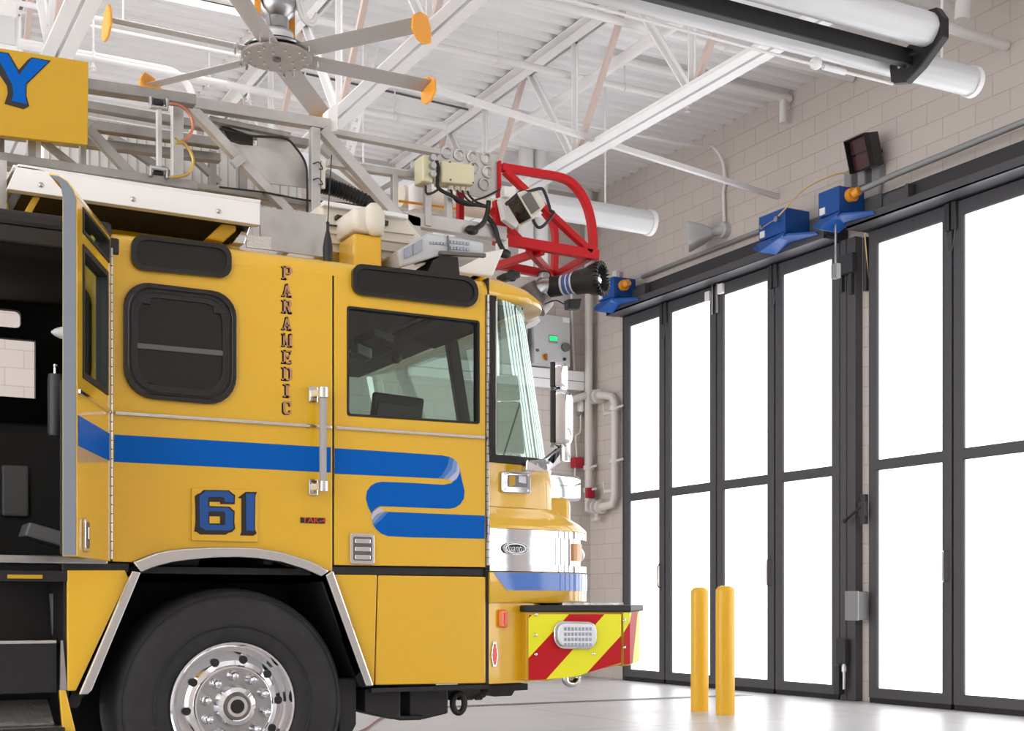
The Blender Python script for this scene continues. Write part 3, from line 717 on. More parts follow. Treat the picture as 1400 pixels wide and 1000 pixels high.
# flue pair and heater near the far wall
t = thing('flue_pipes', 'pair of fat white vertical flues under a white plenum behind the ladder tip', 'flue', (7, 14.6, 5.0))
for x in (719, 739):
    p = onY(x, 245, 14.6); q = onY(x, 195, 14.6)
    MB().cyl((p.x, 14.6, p.z-1.2), (p.x, 14.6, q.z-.02), .095, 20).build('flue', 'pipe_white', t)
p = onY(705, 188, 14.6); q = onY(757, 172, 14.6)
MB().box(p.x, q.x, 14.4, 14.85, p.z-.1, p.z+.32).build('plenum', 'duct_white', t, smooth=0, bevel=.01)
p = onY(-40, 66, 11.0); q = onY(25, 2, 11.0)
t = thing('unit_heater', 'white box heater hanging under the roof above the yellow sign', 'heater', ((p.x+q.x)/2, 11.2, ZC))
MB().box(p.x, q.x, 11.0, 11.6, p.z, q.z).build('cabinet', 'white', t, smooth=0, bevel=.015)
MB().box(p.x+.02, q.x-.02, 10.985, 11.0, p.z+.08, p.z+.30).build('front_panel', 'duct_white', t, smooth=0, bevel=.01)
for x in (p.x+.1, q.x-.06): MB().cyl((x, 11.3, q.z), (x, 11.3, ZC), .012, 8).build('hanger_rod', 'pipe_white', t)
# vertical twin posts of the left frame
t = thing('hanger_frame', 'white twin-bar hanging frame just right of the heater, above the sign', 'hanger frame', onY(78, 70, 11.5))
a0, a1 = onY(69, 85, 11.5), onY(75, -20, 11.5); b0, b1 = onY(81, 85, 11.5), onY(89, -20, 11.5)
MB().bar(a0+Vector((0, 0, -.8)), a1, .05, .04, (0, 1, 0)).build('bar', 'white', t, smooth=0)
MB().bar(b0+Vector((0, 0, -.8)), b1, .05, .04, (0, 1, 0)).build('bar', 'white', t, smooth=0)
c = onY(79, 27, 11.48); MB().obox(c, (.09, 0, 0), (0, .012, 0), (0, 0, .06)).build('gusset', 'white', t, smooth=0)

# ---- pendant lights over the near bay, unseen, added to brighten truck and ceiling
def fill(p0, p1, lab):
    p0, p1 = Vector(p0), Vector(p1)
    t = thing('pendant_light', lab, 'ceiling light', (p0+p1)/2, 'pendant lights over the near bay')
    MB().bar(p0, p1, .36, .10).build('diffuser', 'lamp', t, smooth=0, bevel=.02)
    for q in (p0, p1): MB().bar(q-(p1-p0).normalized()*.03, q+(p1-p0).normalized()*.03, .38, .12).build('end_cap', 'white', t, smooth=0)
    for f in (.15, .85): q = p0.lerp(p1, f); MB().cyl(q, (q.x, q.y, ZC), .012, 8).build('hanger_rod', 'pipe_white', t)
for i, x in enumerate((-3.4, -.2, 3.0, 6.2)):
    fill((x, -2.3, 5.45), (x+2.6, -2.3, 5.45), ['white pendant light over the near bay, farthest from the doors', 'white pendant light over the near bay, second from the rear', 'white pendant light over the near bay, second from the doors', 'white pendant light over the near bay, closest to the doors'][i])
# ================================================================== THE FIRE TRUCK
D, YC0 = 5.87, 7.12                         # near side of the cab, centre line
YF = 2*YC0 - D
TR = thing('fire_truck', 'yellow ladder fire truck with blue ribbon stripe and open crew door', 'fire truck', (1.74, YC0, 0))
def S(x, y, off=0.0): p = onY(x, y, D); p.y -= off; return p
def Sp(pts, off=0.0): return [S(x, y, off) for x, y in pts]
def depth(p): return (p-CAM).dot(FWD)
def pxm(p): return depth(p)/FOC
def Yp(pts, Y): return [onY(x, y, Y) for x, y in pts]
def plate(mb, pts, Y, th=.01, holes=()): return mb.prism(Yp(pts, Y), (0, th, 0), [Yp(h, Y) for h in holes])
def strip(mb, x0, y0, x1, y1, Y, w, th=.03):
    a, b = onY(x0, y0, Y), onY(x1, y1, Y); return mb.bar(a, b, w*pxm((a+b)/2), th, (0, 1, 0))
def cable(pts, Y, rpx, n=6, k=6):
    P = [onY(x, y, Y if not isinstance(Y, (list, tuple)) else Y[i]) for i, (x, y) in enumerate(pts)]
    return MB().tube(spline(P, k), rpx*pxm(P[0]), n)
ZT, ZDB = 2.53, 1.178                        # side wall top, door bottom
Xof = lambda x: S(x, 600).x
XH, XS, XE = Xof(153.5), Xof(455.5), Xof(665.5)

# ---- crew cab side wall with the wheel arch cut out
arch_out = [(180,769),(196,763),(212,757),(231,753),(250,751),(287,749),(320,749),(350,750),(385,756),(420,767),(448,781)]
arch_in = [(191,783),(203,778),(215,774),(233,769.5),(252,766.5),(290,763),(322,762.5),(350,764),(382,769),(412,778),(437,789)]
zz = lambda x, z: Vector((x, D, z))
poly = [zz(XH, ZT), zz(XS-.004, ZT)] + [zz(XS-.004, S(453, 781).z)] + Sp(arch_out[::-1]) + [S(153.5, 768)]
cw = MB().prism(poly, (0, .05, 0)).build('crew_wall', 'yellow', TR, smooth=0, bevel=.003)
# chrome wheel-arch trim: two straight legs and the arched head
at = MB().prism(Sp(arch_out+arch_in[::-1], .03), (0, .10, 0)).build('arch_trim', 'chrome', TR, smooth=30, bevel=.006)
for leg in ([(178.5,781),(191,783),(124,944),(119,949),(106,950)], [(452.5,780.5),(442,787),(497,938),(508,938)]):
    MB().prism(Sp(leg, .03), (0, .10, 0)).build('arch_leg', 'chrome', at, smooth=0, bevel=.006)
tg = Sp([(92, 780), (171, 780), (176, 790), (104, 945), (92, 945)])
MB().prism(tg, (0, .04, 0)).build('rear_fender', 'yellow', TR, smooth=0, bevel=.004)
MB().prism(Sp([(457, 786), (515.5, 786.5), (511.5, 937), (508.5, 937), (458, 790)]), (0, .05, 0)).build('front_fender', 'yellow', TR, smooth=0, bevel=.004)
ld = MB().prism(Sp([(517.5, 787), (664, 789), (664, 934.5), (513.5, 937)]), (0, .05, 0)).build('step_door', 'yellow', TR, smooth=0, bevel=.005)
MB().box(Xof(85), Xof(178), D+.012, D+.07, 1.132, ZDB-.004).build('rub_rail', 'black', TR, smooth=0, bevel=.006)
MB().box(Xof(452), XE, D+.012, D+.07, 1.132, ZDB-.004).build('rub_rail', 'black', TR, smooth=0, bevel=.006)
MB().box(Xof(509), XE+.02, D+.01, D+.05, .575, .596).build('sill_strip', 'black', TR, smooth=0)
# ---- crew wall windows
def dark_window(q, r, name='side_window', parent=TR, sliding=False):
    P = [S(x, y) for x, y in q]
    o = rrect(P, r)
    fr = MB().prism([p+Vector((0, -.022, 0)) for p in o], (0, .03, 0), [[p+Vector((0, -.022, 0)) for p in inset(o, .022)]]).build(name, 'gloss_black', parent, smooth=30, bevel=.008)
    g = inset(o, .018)
    if not sliding:
        MB().prism([p+Vector((0, -.012, 0)) for p in g], (0, .01, 0)).build('pane', 'dark_glass', fr, smooth=0)
        return fr
    i1, i2 = inset(o, .03), inset(o, .062)
    MB().prism([p+Vector((0, -.012, 0)) for p in g], (0, .012, 0), [[p+Vector((0, -.012, 0)) for p in i2]]).build('inner_frame', 'black', fr, smooth=30, bevel=.006)
    MB().prism([p+Vector((0, -.016, 0)) for p in i1], (0, .008, 0), [[p+Vector((0, -.016, 0)) for p in inset(o, .040)]]).build('bead', 'rubber', fr, smooth=30, bevel=.003)
    MB().prism([p+Vector((0, -.004, 0)) for p in inset(o, .06)], (0, .004, 0)).build('pane', 'dark_glass', fr, smooth=0)
    a, b = S(186, 475), S(305, 484)
    MB().box(a.x, b.x, D-.012, D-.004, b.z-.012, b.z+.012).build('sliding_rail', 'grey_dark', fr, smooth=0, bevel=.003)
    for (x, y) in ((196, 412), (300, 426)):
        c = S(x, y, .008); MB().obox(c, (.03, 0, 0), (0, .006, 0), (0, 0, .014)).build('latch', 'black', fr, smooth=0, bevel=.004)
    return fr
dark_window([(178, 320.5), (315, 336.5), (315, 382.5), (178, 369.5)], .055)
dark_window([(168, 384), (322, 402.5), (322, 557), (168, 543)], [.11, .11, .13, .13], sliding=True)
# chrome moulding, stripe and lettering on the crew wall
def mould(x0, x1, parent): MB().box(x0, x1, D-.012, D, 1.812, 1.826).build('moulding', 'chrome', parent, smooth=0, bevel=.003)
mould(XH+.01, XS-.01, TR)
MB().prism([zz(Xof(156), 1.609), zz(Xof(452), 1.609), zz(Xof(452), 1.726), zz(Xof(156), 1.726)], (0, -.002, 0)).build('ribbon_stripe', 'blue', TR, smooth=0)
# PARAMEDIC, set letter by letter down the wall
def L_rect(a, b, c, d): return [(a, b), (c, b), (c, d), (a, d)]
GL = {
 'P': [L_rect(.14, 0, .38, 1), L_rect(0, 0, .52, .12), L_rect(0, .88, .8, 1), L_rect(.3, .40, .8, .52), [(.72, .40), (.86, .46), (1, .55), (1, .85), (.86, .95), (.72, 1)]],
 'A': [[(.10, 0), (.26, 0), (.56, 1), (.42, 1)], [(.62, 0), (.90, 0), (.60, 1), (.40, 1)], L_rect(.26, .28, .72, .39), L_rect(0, 0, .36, .10), L_rect(.55, 0, 1, .10)],
 'R': [L_rect(.14, 0, .36, 1), L_rect(0, 0, .48, .12), L_rect(0, .88, .75, 1), L_rect(.3, .46, .75, .58), [(.68, .46), (.84, .52), (.94, .6), (.94, .86), (.82, .95), (.68, 1)], [(.46, .5), (.70, .5), (.98, 0), (.72, 0)], L_rect(.70, 0, 1.05, .1)],
 'M': [L_rect(.10, 0, .25, 1), L_rect(.72, 0, .94, 1), [(.08, 1), (.30, 1), (.56, .3), (.46, .1)], [(.46, .1), (.56, .3), (.76, 1), (.72, .8)], L_rect(0, 0, .36, .1), L_rect(.62, 0, 1.04, .1), L_rect(0, .9, .28, 1), L_rect(.72, .9, 1.04, 1)],
 'E': [L_rect(.14, 0, .38, 1), L_rect(0, 0, .92, .12), L_rect(0, .88, .9, 1), L_rect(.3, .45, .7, .56), L_rect(.82, 0, .94, .3), L_rect(.8, .72, .92, 1), L_rect(.62, .36, .72, .64)],
 'D': [L_rect(.14, 0, .38, 1), L_rect(0, 0, .7, .12), L_rect(0, .88, .7, 1), [(.66, 0), (.84, .06), (1, .2), (1, .8), (.84, .94), (.66, 1), (.66, .86), (.76, .78), (.76, .22), (.66, .12)]],
 'I': [L_rect(.36, 0, .64, 1), L_rect(.18, 0, .82, .12), L_rect(.18, .88, .82, 1)],
 'C': [[(.30, 0), (.74, 0), (.92, .14), (.92, .34), (.74, .34), (.74, .2), (.66, .13), (.40, .13), (.32, .22), (.32, .78), (.40, .87), (.66, .87), (.74, .76), (.74, .64), (.92, .64), (.92, 1), (.84, 1), (.76, .93), (.66, 1), (.30, 1), (.1, .84), (.1, .16)]],
}
mbs, mbl = MB(), MB()
for ch, yc in zip('PARAMEDIC', (372, 395.5, 418, 441, 464, 487, 510, 533, 556.5)):
    x0, x1 = 385.6, 399.4; b = S(x0, yc+9.3); c = S(x1, yc+9.3+1.2); W = c.x-b.x; H = 18.2*pxm(b)
    for pl in GL[ch]:
        q = [Vector((b.x+u*W, D-.003, b.z-.5*W*.07+v*H)) for u, v in pl]
        mbl.sheet(q)
        for dx, dz in ((-.007, -.004), (-.0035, -.002)):
            mbs.sheet([p+Vector((dx, .0016, dz)) for p in q])
mbs.build('lettering_shadow', 'letter_black', TR, smooth=0); mbl.build('lettering', 'copper_leaf', TR, smooth=0)
# number plate
np_ = MB().prism(Sp([(261.5, 667.5), (351.5, 671), (351.5, 742), (261.5, 739.5)], .012), (0, .012, 0)).build('number_plate', 'yellow', TR, smooth=0, bevel=.003)
def N(pts, off): return [S(255+x*.08501, 660+y*.08501, off) for x, y in pts]
MB().sheet(N([(118,225),(160,190),(205,175),(262,124),(670,130),(735,185),(770,205),(762,355),(530,352),(522,316),(356,316),(356,382),(680,392),(735,445),(762,462),(756,640),(770,745),(720,800),(660,815),(615,845),(200,840),(160,805),(112,790),(130,640),(128,400)], .0135),
           [N([(356,548),(524,550),(524,662),(356,660)], .0135)]).sheet(N([(808,252),(935,155),(1122,158),(1095,215),(1088,760),(1116,820),(1062,860),(845,855),(868,800),(868,262)], .0135)).build('numeral_shadow', 'letter_black', np_, smooth=0)
MB().sheet(N([(195,215),(245,185),(285,145),(660,148),(700,195),(742,222),(742,322),(600,320),(600,262),(570,236),(345,236),(332,262),(332,384),(360,404),(660,412),(700,455),(742,480),(730,640),(742,735),(690,775),(290,770),(250,740),(200,720)], .015),
           [N([(335,490),(360,466),(580,470),(606,500),(606,670),(585,690),(360,680),(335,655)], .015)]).sheet(N([(940,180),(1080,183),(1072,780),(945,778)], .015)).build('numerals', 'letter_blue', np_, smooth=0)
# grab rail
gr = MB()
a, b = S(436.5, 540, .07), S(433, 668, .07)
grp = MB().cyl(S(434, 540, .075), S(434, 668, .075), .017, 14).build('grab_rail', 'grip_grey', TR)
for y in (540, 667):
    c = S(427.5, y); MB().obox(c+Vector((0, -.006, 0)), (.022, 0, 0), (0, .006, 0), (0, 0, .037)).build('bracket_foot', 'chrome', grp, smooth=0, bevel=.004)
    e = S(434, y, .075); MB().cyl(e-Vector((0, 0, .025)), e+Vector((0, 0, .025)), .024, 14).bar(c+Vector((0, -.01, 0)), e, .03, .03).build('bracket', 'chrome', grp, bevel=.003)
# small badge
bd = MB().prism(Sp([(410.5, 707.5), (443.5, 708.7), (443.5, 716.5), (410.5, 715.3)], .008), (0, .008, 0)).build('badge', 'letter_black', TR, smooth=0, bevel=.002)
def text_mesh(txt, p0, size, mt, parent, name, xdir=(1, 0, 0), zdir=(0, 0, 1), shear=0, sx=1.0):
    cu = bpy.data.curves.new('t', 'FONT'); cu.body = txt; cu.size = size; cu.shear = shear; cu.align_x = 'CENTER'; cu.align_y = 'CENTER'
    o = bpy.data.objects.new('t', cu); COL.objects.link(o)
    dg = bpy.context.evaluated_depsgraph_get(); me = bpy.data.meshes.new_from_object(o.evaluated_get(dg))
    bpy.data.objects.remove(o); xd, zd = Vector(xdir), Vector(zdir)
    mb = MB().add([Vector(p0)+xd*v.co.x*sx+zd*v.co.y for v in me.vertices], [tuple(p.vertices) for p in me.polygons])
    return mb.build(name, mt, parent, smooth=0, recalc=False)
text_mesh('TAK-4', S(429, 712.1, .0095), .034, 'reflector_red', bd, 'badge_lettering', (1, 0, -.0), sx=1.25)

# ---- wheel
WC = S(323.2, 966); WC.z = .535; ay = Vector((0, 1, 0))
wh = MB().lathe([(.285, .06), (.30, .045), (.325, .035), (.40, .022), (.45, .022), (.492, .032), (.515, .05), (.528, .075), (.533, .12), (.535, .2), (.535, .3), (.53, .36), (.50, .40), (.32, .40), (.285, .38)], (WC.x, D, WC.z), (0, 1, 0), 96, False, False).build('wheel', 'tyre', TR, smooth=30)
mb = MB()
for r in (.36, .44, .497): mb.lathe([(r-.006, .03), (r, .0215 + max(0, (r-.45)*.28)), (r+.006, .03)], (WC.x, D, WC.z), (0, 1, 0), 96, False, False)
mb.build('sidewall_ribs', 'tyre', wh)
rim = MB().lathe([(.289, .07), (.292, .05), (.287, .042), (.278, .045), (.268, .06), (.262, .085), (.252, .095), (.238, .085), (.205, .052), (.185, .045), (.178, .036), (.170, .034), (.09, .034), (.0, .034)], (WC.x, D, WC.z), (0, 1, 0), 96, False, False).build('rim', 'chrome', wh, smooth=25)
MB().lathe([(.172, .032), (.172, .03), (.085, .03), (.085, .032)], (WC.x, D, WC.z), (0, 1, 0), 64).build('wheel_disc', 'steel', wh)
def ring_pts(r, n, off): return [(math.sin(math.radians(off+360*i/n))*r, math.cos(math.radians(off+360*i/n))*r) for i in range(n)]
for (dx, dz) in ring_pts(.2125, 10, 13):
    MB().lathe([(.0185, 0), (.0185, .03)], (WC.x+dx, D+.047, WC.z+dz), (0, 1, 0), 20).build('hand_hole', 'black', wh)
for (dx, dz) in ring_pts(.139, 10, -5):
    MB().lathe([(.025, .032), (.026, .02), (.0215, .014), (.021, -.016), (.017, -.034), (.009, -.043), (.0, -.045)], (WC.x+dx, D, WC.z+dz), (0, 1, 0), 14).build('lug_nut', 'chrome', wh, smooth=50)
MB().lathe([(.098, .03), (.096, .012), (.085, -.012), (.066, -.02), (.062, -.018)], (WC.x, D, WC.z), (0, 1, 0), 48).build('hub', 'chrome', wh, smooth=30)
MB().lathe([(.062, -.012), (.058, -.026), (.048, -.026), (.046, -.016), (.0, -.016)], (WC.x, D, WC.z), (0, 1, 0), 40).build('hub_cap', 'alu_dark', wh, smooth=30)
MB().lathe([(.034, -.014), (.032, -.019), (0, -.019)], (WC.x, D, WC.z), (0, 1, 0), 30).build('hub_window', 'black', wh)
# wheel well and chassis below
X0w, X1w = Xof(100), Xof(508)
mb = MB().box(X0w+.06, X1w-.1, D+.62, D+.66, .25, 1.16).box(X0w-.0, X1w-.1, D+.05, D+.66, 1.10, 1.13)
mb.prism([(Xof(505)-.02, D+.05, .60), (Xof(440), D+.05, 1.13), (Xof(440)+.06, D+.05, 1.13), (Xof(515), D+.05, .6)], (0, .6, 0))
mb.prism([(Xof(100)+.03, D+.05, .55), (Xof(185), D+.05, 1.13), (Xof(172), D+.05, 1.13), (Xof(92), D+.05, .55)], (0, .6, 0))
mb.build('wheel_well', 'interior', TR, smooth=0)
MB().prism([(Xof(474), D+.10, .64), (Xof(498), D+.10, .64), (Xof(498), D+.10, .42), (Xof(492), D+.10, .38), (Xof(474), D+.10, .38)], (0, .4, 0)).build('mud_flap', 'rubber', TR, smooth=0, bevel=.006)
ch = MB().box(Xof(60), 3.05, D+.70, D+.82, .50, 1.1).box(.3, 3.3, YF-.8, YF-.7, .5, 1.1).build('chassis_rail', 'black', TR, smooth=0)
MB().lathe([(.1, -1.2), (.1, 1.2)], (WC.x, YC0, WC.z), (0, 1, 0), 16).build('axle', 'black', ch)
ub = MB()
plate(ub, [(499, 942), (548, 942), (548, 984), (535, 984), (499, 975)], D+.12, .3)
plate(ub, [(560, 942), (613, 942), (613, 976), (580, 984), (560, 984)], D+.16, .28)
plate(ub, [(546, 979), (580, 979), (578, 985), (546, 986)], D+.12, .2)
ub.build('battery_box', 'black', TR, smooth=0, bevel=.008)
ub = MB()
plate(ub, [(612, 940), (660, 939), (655, 948), (632, 957), (614, 958)], D+.22, .2)
plate(ub, [(660, 938), (722, 935), (722, 944), (704, 945), (700, 952), (676, 953), (660, 945)], D+.3, .3)
for i in range(9): p = onY(630+i*4, 953-(i % 3)*3, D+.25); ub.cyl(p-Vector((.02, 0, 0)), p+Vector((.02, 0, 0)), .018, 8)
ub.build('suspension_arm', 'black', TR, smooth=0, bevel=.004)
c = onY(627, 962, D+.2); r_ = 9*pxm(c)
MB().tube([c+Vector((math.cos(a)*r_, 0, math.sin(a)*r_*1.45)) for a in [2*PI*i/24 for i in range(24)]], .016, 10, True).build('tow_eye', 'black', TR)
c = onY(781, 927, D+.35); r_ = 8.5*pxm(c)
MB().tube([c+Vector((math.cos(a)*r_*1.2, 0, math.sin(a)*r_)) for a in [PI*.95+PI*1.1*i/14 for i in range(15)]], .02, 10).build('tow_hook', 'chrome', TR)
# far front wheel
w2 = MB().lathe([(.285, -.06), (.40, -.02), (.49, -.03), (.535, -.1), (.535, -.33), (.50, -.4), (.285, -.4)], (WC.x, YF, WC.z), (0, 1, 0), 64).build('wheel', 'tyre', TR)
MB().lathe([(.285, -.36), (.2, -.3), (0, -.3)], (WC.x, YF, WC.z), (0, 1, 0), 32).build('rim', 'steel', w2)

# ---- front door
fd_out = [zz(XS+.006, ZT), zz(XE-.006, ZT), zz(XE-.006, ZDB), zz(XS+.006, ZDB)]
fw = rrect(Sp([(474.5, 418.5), (655.5, 439), (655.5, 580), (474.5, 568.5)]), .012, 3)
fd = MB().prism(fd_out, (0, .05, 0), [fw]).build('cab_door', 'yellow', TR, smooth=0, bevel=.003)
fr = MB().prism([p+Vector((0, -.003, 0)) for p in fw], (0, .05, 0), [[p+Vector((0, -.003, 0)) for p in inset(fw, .010)]]).build('window_gasket', 'rubber', fd, smooth=0)
MB().sheet([p+Vector((0, .02, 0)) for p in inset(fw, .004)]).build('window_pane', 'cab_glass', fd, smooth=0)
dark_window([(480, 361), (651.5, 380.5), (651.5, 423), (480, 403.5)], [.05, .07, .07, .05], 'upper_window', fd)
mould(XS+.012, XE-.012, fd)
# ribbon: three bands joined by painted folds
mb = MB()
O = .0022
mb.sheet(Sp([(457, 613.2), (520, 617.2), (604, 623), (614, 625), (617, 629), (611, 638), (604, 650), (598, 654.5), (457, 648)], O))
mb.sheet(Sp([(628, 640), (631, 655), (635, 672), (634, 682), (629, 690), (622, 694.5), (614, 696), (560, 694), (519, 692.5), (513, 696), (507.5, 702), (503, 693), (500, 682), (501.5, 672), (507, 664.5), (514, 660.5), (522, 659), (560, 660.5), (606, 663.2), (617, 661), (624, 655), (628, 647)], O))
mb.sheet(Sp([(527, 700), (662.5, 705.5), (662.5, 737), (560, 735), (530, 733.4), (521, 730), (514, 724), (509, 716), (513, 712), (519, 704)], O))
mb.build('ribbon_stripe', 'blue', fd, smooth=0)
f1, f2 = MB(), MB(); K_ = O*1.4
f1.m(0).sheet(Sp([(614, 625), (620, 628), (617, 642), (606, 654.9), (598, 654.5), (605, 649), (611, 638)], K_)); f1.m(1).sheet(Sp([(620, 628), (625, 633), (624, 645), (613, 655.2), (606, 654.9), (617, 642)], K_)); f1.m(2).sheet(Sp([(625, 633), (628, 640), (628, 647), (624, 655), (617, 659), (613, 655.2), (622, 646)], K_))
f2.m(0).sheet(Sp([(527, 700), (519, 704.5), (512, 713), (509, 716.5), (510.5, 719), (520, 712), (531, 700.2)], K_)); f2.m(1).sheet(Sp([(527, 700), (515, 705), (508.5, 714), (509.5, 717), (517, 708)], O*1.6)); f2.m(2).sheet(Sp([(519, 694), (526, 699), (516, 703), (508, 712), (506.5, 708), (510, 700)], O*1.8))
for f_ in (f1, f2): f_.build('ribbon_fold', ['fold_a', 'fold_b', 'fold_c'], fd, smooth=0)
# door latch
lt = MB().prism(rrect(Sp([(478, 729.5), (511, 730.5), (511, 772.5), (478, 771.5)], .01), .012), (0, .012, 0)).build('door_latch', 'chrome', fd, smooth=0, bevel=.003)
MB().prism(rrect(Sp([(482, 734), (507.5, 735), (507.5, 767.5), (482, 766.5)], .0115), .008), (0, .002, 0)).build('latch_recess', 'alu_dark', lt, smooth=0)
mb = MB()
for y in (737, 748, 759): mb.prism(Sp([(484, y), (505, y+.6), (505, y+7), (484, y+6.4)], .018), (0, .006, 0))
mb.build('latch_paddle', 'chrome', lt, smooth=0, bevel=.003)
# hinge strips
for x in (151.6, 666.2):
    mb = MB(); p = S(x, 700)
    for i in range(34): z = ZDB+.01+i*.0395; mb.cyl((p.x, D-.006, z), (p.x, D-.006, z+.036), .0075, 8)
    mb.build('piano_hinge', 'steel', TR)
MB().box(XS-.004, XS+.006, D+.012, D+.03, ZDB, ZT).box(XE-.006, XE+.012, D+.004, D+.05, .6, ZT).build('door_gap_seal', 'black', TR, smooth=0)

# ---- roof
def roof_profile(raised):
    pr = [(D, ZT-.002)] + [(D+.09-.09*math.cos(a), ZT+.085*math.sin(a)) for a in [PI/2*i/6 for i in range(1, 7)]]
    if raised: pr += [(6.30, 2.63), (6.42, 2.82)]
    half = pr[:]; far_ = [(2*YC0-y, z) for y, z in half[::-1]]
    if raised: far_ = [(YF, 2.82), (YF, 2.803)]
    full = half + far_
    inner = ([] if raised else [(2*YC0-D-.04, ZT-.002)]) + ([(6.44, 2.79), (6.33, 2.585)] if raised else [(7.9, 2.575), (6.3, 2.575)]) + [(D+.10, 2.575), (D+.04, ZT-.002)]
    return full + inner
mb = MB()
for x0, x1, r in ((.2, 1.9, True), (1.9, XE+.01, False)):
    mb.prism([Vector((x0, a, b)) for a, b in roof_profile(r)], (x1-x0, 0, 0))
mb.build('roof', 'yellow', TR, smooth=35)
MB().box(.2, XH+.03, D-.006, D+.06, 2.50, 2.575).build('door_header', 'black', TR, smooth=0, bevel=.01)
inn = [(D+.06, 2.52), (D+.12, 2.565), (6.34, 2.572), (6.45, 2.778), (8.31, 2.785)]
MB().prism([Vector((.2, a, b)) for a, b in inn + [(a, b-.006) for a, b in inn[::-1]]], (1.69, 0, 0)).build('headliner', 'liner_tan', TR, smooth=0)
MB().box(.2, XH+.0, D-.012, D+.13, 2.572, 2.64).build('roof_rail', 'black', TR, smooth=0, bevel=.02)
MB().box(.2, .80, 6.16, 6.18, 2.60, 2.93).build('roof_shield', 'alu', TR, smooth=0)
# ---- far side, floor, back and added partition of the cab
f0, f1 = onY(47, 468, YF), onY(47, 547, YF)
Q = lambda x, z: Vector((x, YF, z))
holes = [[Q(.25, 2.22), Q(1.242, 2.22), Q(1.242, 2.565), Q(.25, 2.565)], rrect([Q(.25, 2.63), Q(1.16, 2.63), Q(1.16, 2.735), Q(.25, 2.735)], .03, 3), [Q(1.98, 1.64), Q(2.99, 1.64), Q(2.99, 2.47), Q(1.98, 2.47)]]
MB().prism([Q(.2, ZDB), Q(XE, ZDB), Q(XE, 2.58), Q(1.9, 2.58), Q(1.9, 2.8), Q(.2, 2.8)], (0, -.05, 0), holes).build('far_cab_wall', 'interior', TR, smooth=0)
MB().box(.12, .2, D+.05, YF, ZDB, 2.8).box(1.88, 1.92, D+.05, YF-.05, ZDB, 2.57).build('cab_bulkhead', 'interior', TR, smooth=0)  # back wall, plus an unseen partition added against light leaking in
MB().box(.12, 3.35, D+.05, YF, 1.10, 1.16).build('cab_floor', 'interior', TR, smooth=0)
MB().box(.5, 1.8, 6.6, 7.6, 1.16, 1.85).build('engine_cover', 'interior', TR, smooth=0, bevel=.05)
for x, y in ((1.45, 6.15), (1.45, 7.95)):
    st = MB().box(x-.25, x+.2, y-.23, y+.23, 1.5, 1.62).box(x-.2, x+.15, y-.2, y+.2, 1.16, 1.5).build('crew_seat', 'interior', TR, smooth=0, bevel=.03)
    MB().box(x+.2, x+.32, y-.23, y+.23, 1.55, 2.25).build('backrest', 'interior', st, smooth=0, bevel=.04)
MB().box(.25, XH-.02, D-.01, D+.05, ZDB-.012, ZDB+.022).build('door_sill', 'steel', TR, smooth=0, bevel=.006)
q = onY(68, 735, 6.1)
MB().obox(q, (.11, 0, -.03), (0, .1, 0), (.01, 0, .03)).build('pedal_box', 'grey_dark', TR, smooth=0, bevel=.01)
q = onY(20, 672, 6.6)
MB().obox(q, (.06, 0, 0), (0, .03, 0), (0, 0, .12)).build('wall_pouch', 'grey_dark', TR, smooth=0, bevel=.01)
# bottle clipped inside the crew door opening
a, b = onY(75, 598, 5.93), onY(75, 512, 5.93)
bt = MB().lathe([(0, 0), (.026, .005), (.03, .02), (.03, b.z-a.z-.02), (.026, b.z-a.z), (0, b.z-a.z)], a, (0, 0, 1), 20).build('flashlight', 'grey_dark', TR)
bt.data.materials[0] = MATS['door_dark']
MB().cyl(b, b+Vector((0, 0, .04)), .007, 8).ball(b+Vector((0, 0, .035)), .011, 8).build('flashlight_knob', 'chrome', bt)
c = onY(86, 520, 5.93); MB().obox(c, (.03, 0, 0), (0, .012, 0), (0, 0, .025)).build('clip', 'black', bt, smooth=0, bevel=.006)
c = onY(80, 455, 5.95); MB().lathe([(.004, -.03), (.016, -.015), (.026, .01), (.028, .03)], c, (1, 0, 0), 16).build('coat_hook', 'speaker', TR)

# ---- open crew door
H0 = Vector((XH-.008, D-.006, 0)); dv = Vector((-.400, -.9165, 0)); nv = Vector((.9165, -.400, 0)); WD = .59
def dp(s_, z, o=0.0): return H0 + dv*s_ + nv*o + Vector((0, 0, z))
def dq(pts, o=0.0): return [dp(a, b, o) for a, b in pts]
dw = [dq([(.055, 1.885), (.50, 1.885), (.50, 2.41), (.055, 2.41)]), dq([(.03, 2.455), (.50, 2.455), (.50, 2.555), (.03, 2.555)])]
cd = MB().prism(dq([(0, ZDB), (WD, ZDB), (WD, 2.57), (0, 2.57)]), nv*-.055, dw).build('crew_door', 'yellow', TR, smooth=0, bevel=.003)
pr = [(0, 2.57), (-.012, 2.60), (-.035, 2.63), (-.07, 2.65), (-.105, 2.66), (-.105, 2.65), (-.06, 2.62), (-.055, 2.57)]
MB().prism([dp(0, z, o) for o, z in pr], dv*WD).build('door_top', 'yellow', cd, smooth=40)
ed_ = [(-.004, ZDB+.004), (-.052, ZDB+.004), (-.052, 2.56), (-.062, 2.615), (-.104, 2.648), (-.07, 2.645), (-.037, 2.625), (-.016, 2.596), (-.004, 2.56)]
MB().prism([dp(WD, z, o) for o, z in ed_], dv*.004).build('door_edge', 'door_edge', cd, smooth=0)
MB().prism(dq([(.01, ZDB+.01), (WD-.003, ZDB+.01), (WD-.003, 1.86), (.01, 1.86)], -.055), nv*-.01).build('door_trim', 'interior', cd, smooth=0)
MB().prism(dq([(.03, 1.609), (WD-.015, 1.609), (WD-.015, 1.726), (.03, 1.726)], .002), nv*-.002).build('ribbon_stripe', 'blue', cd, smooth=0)
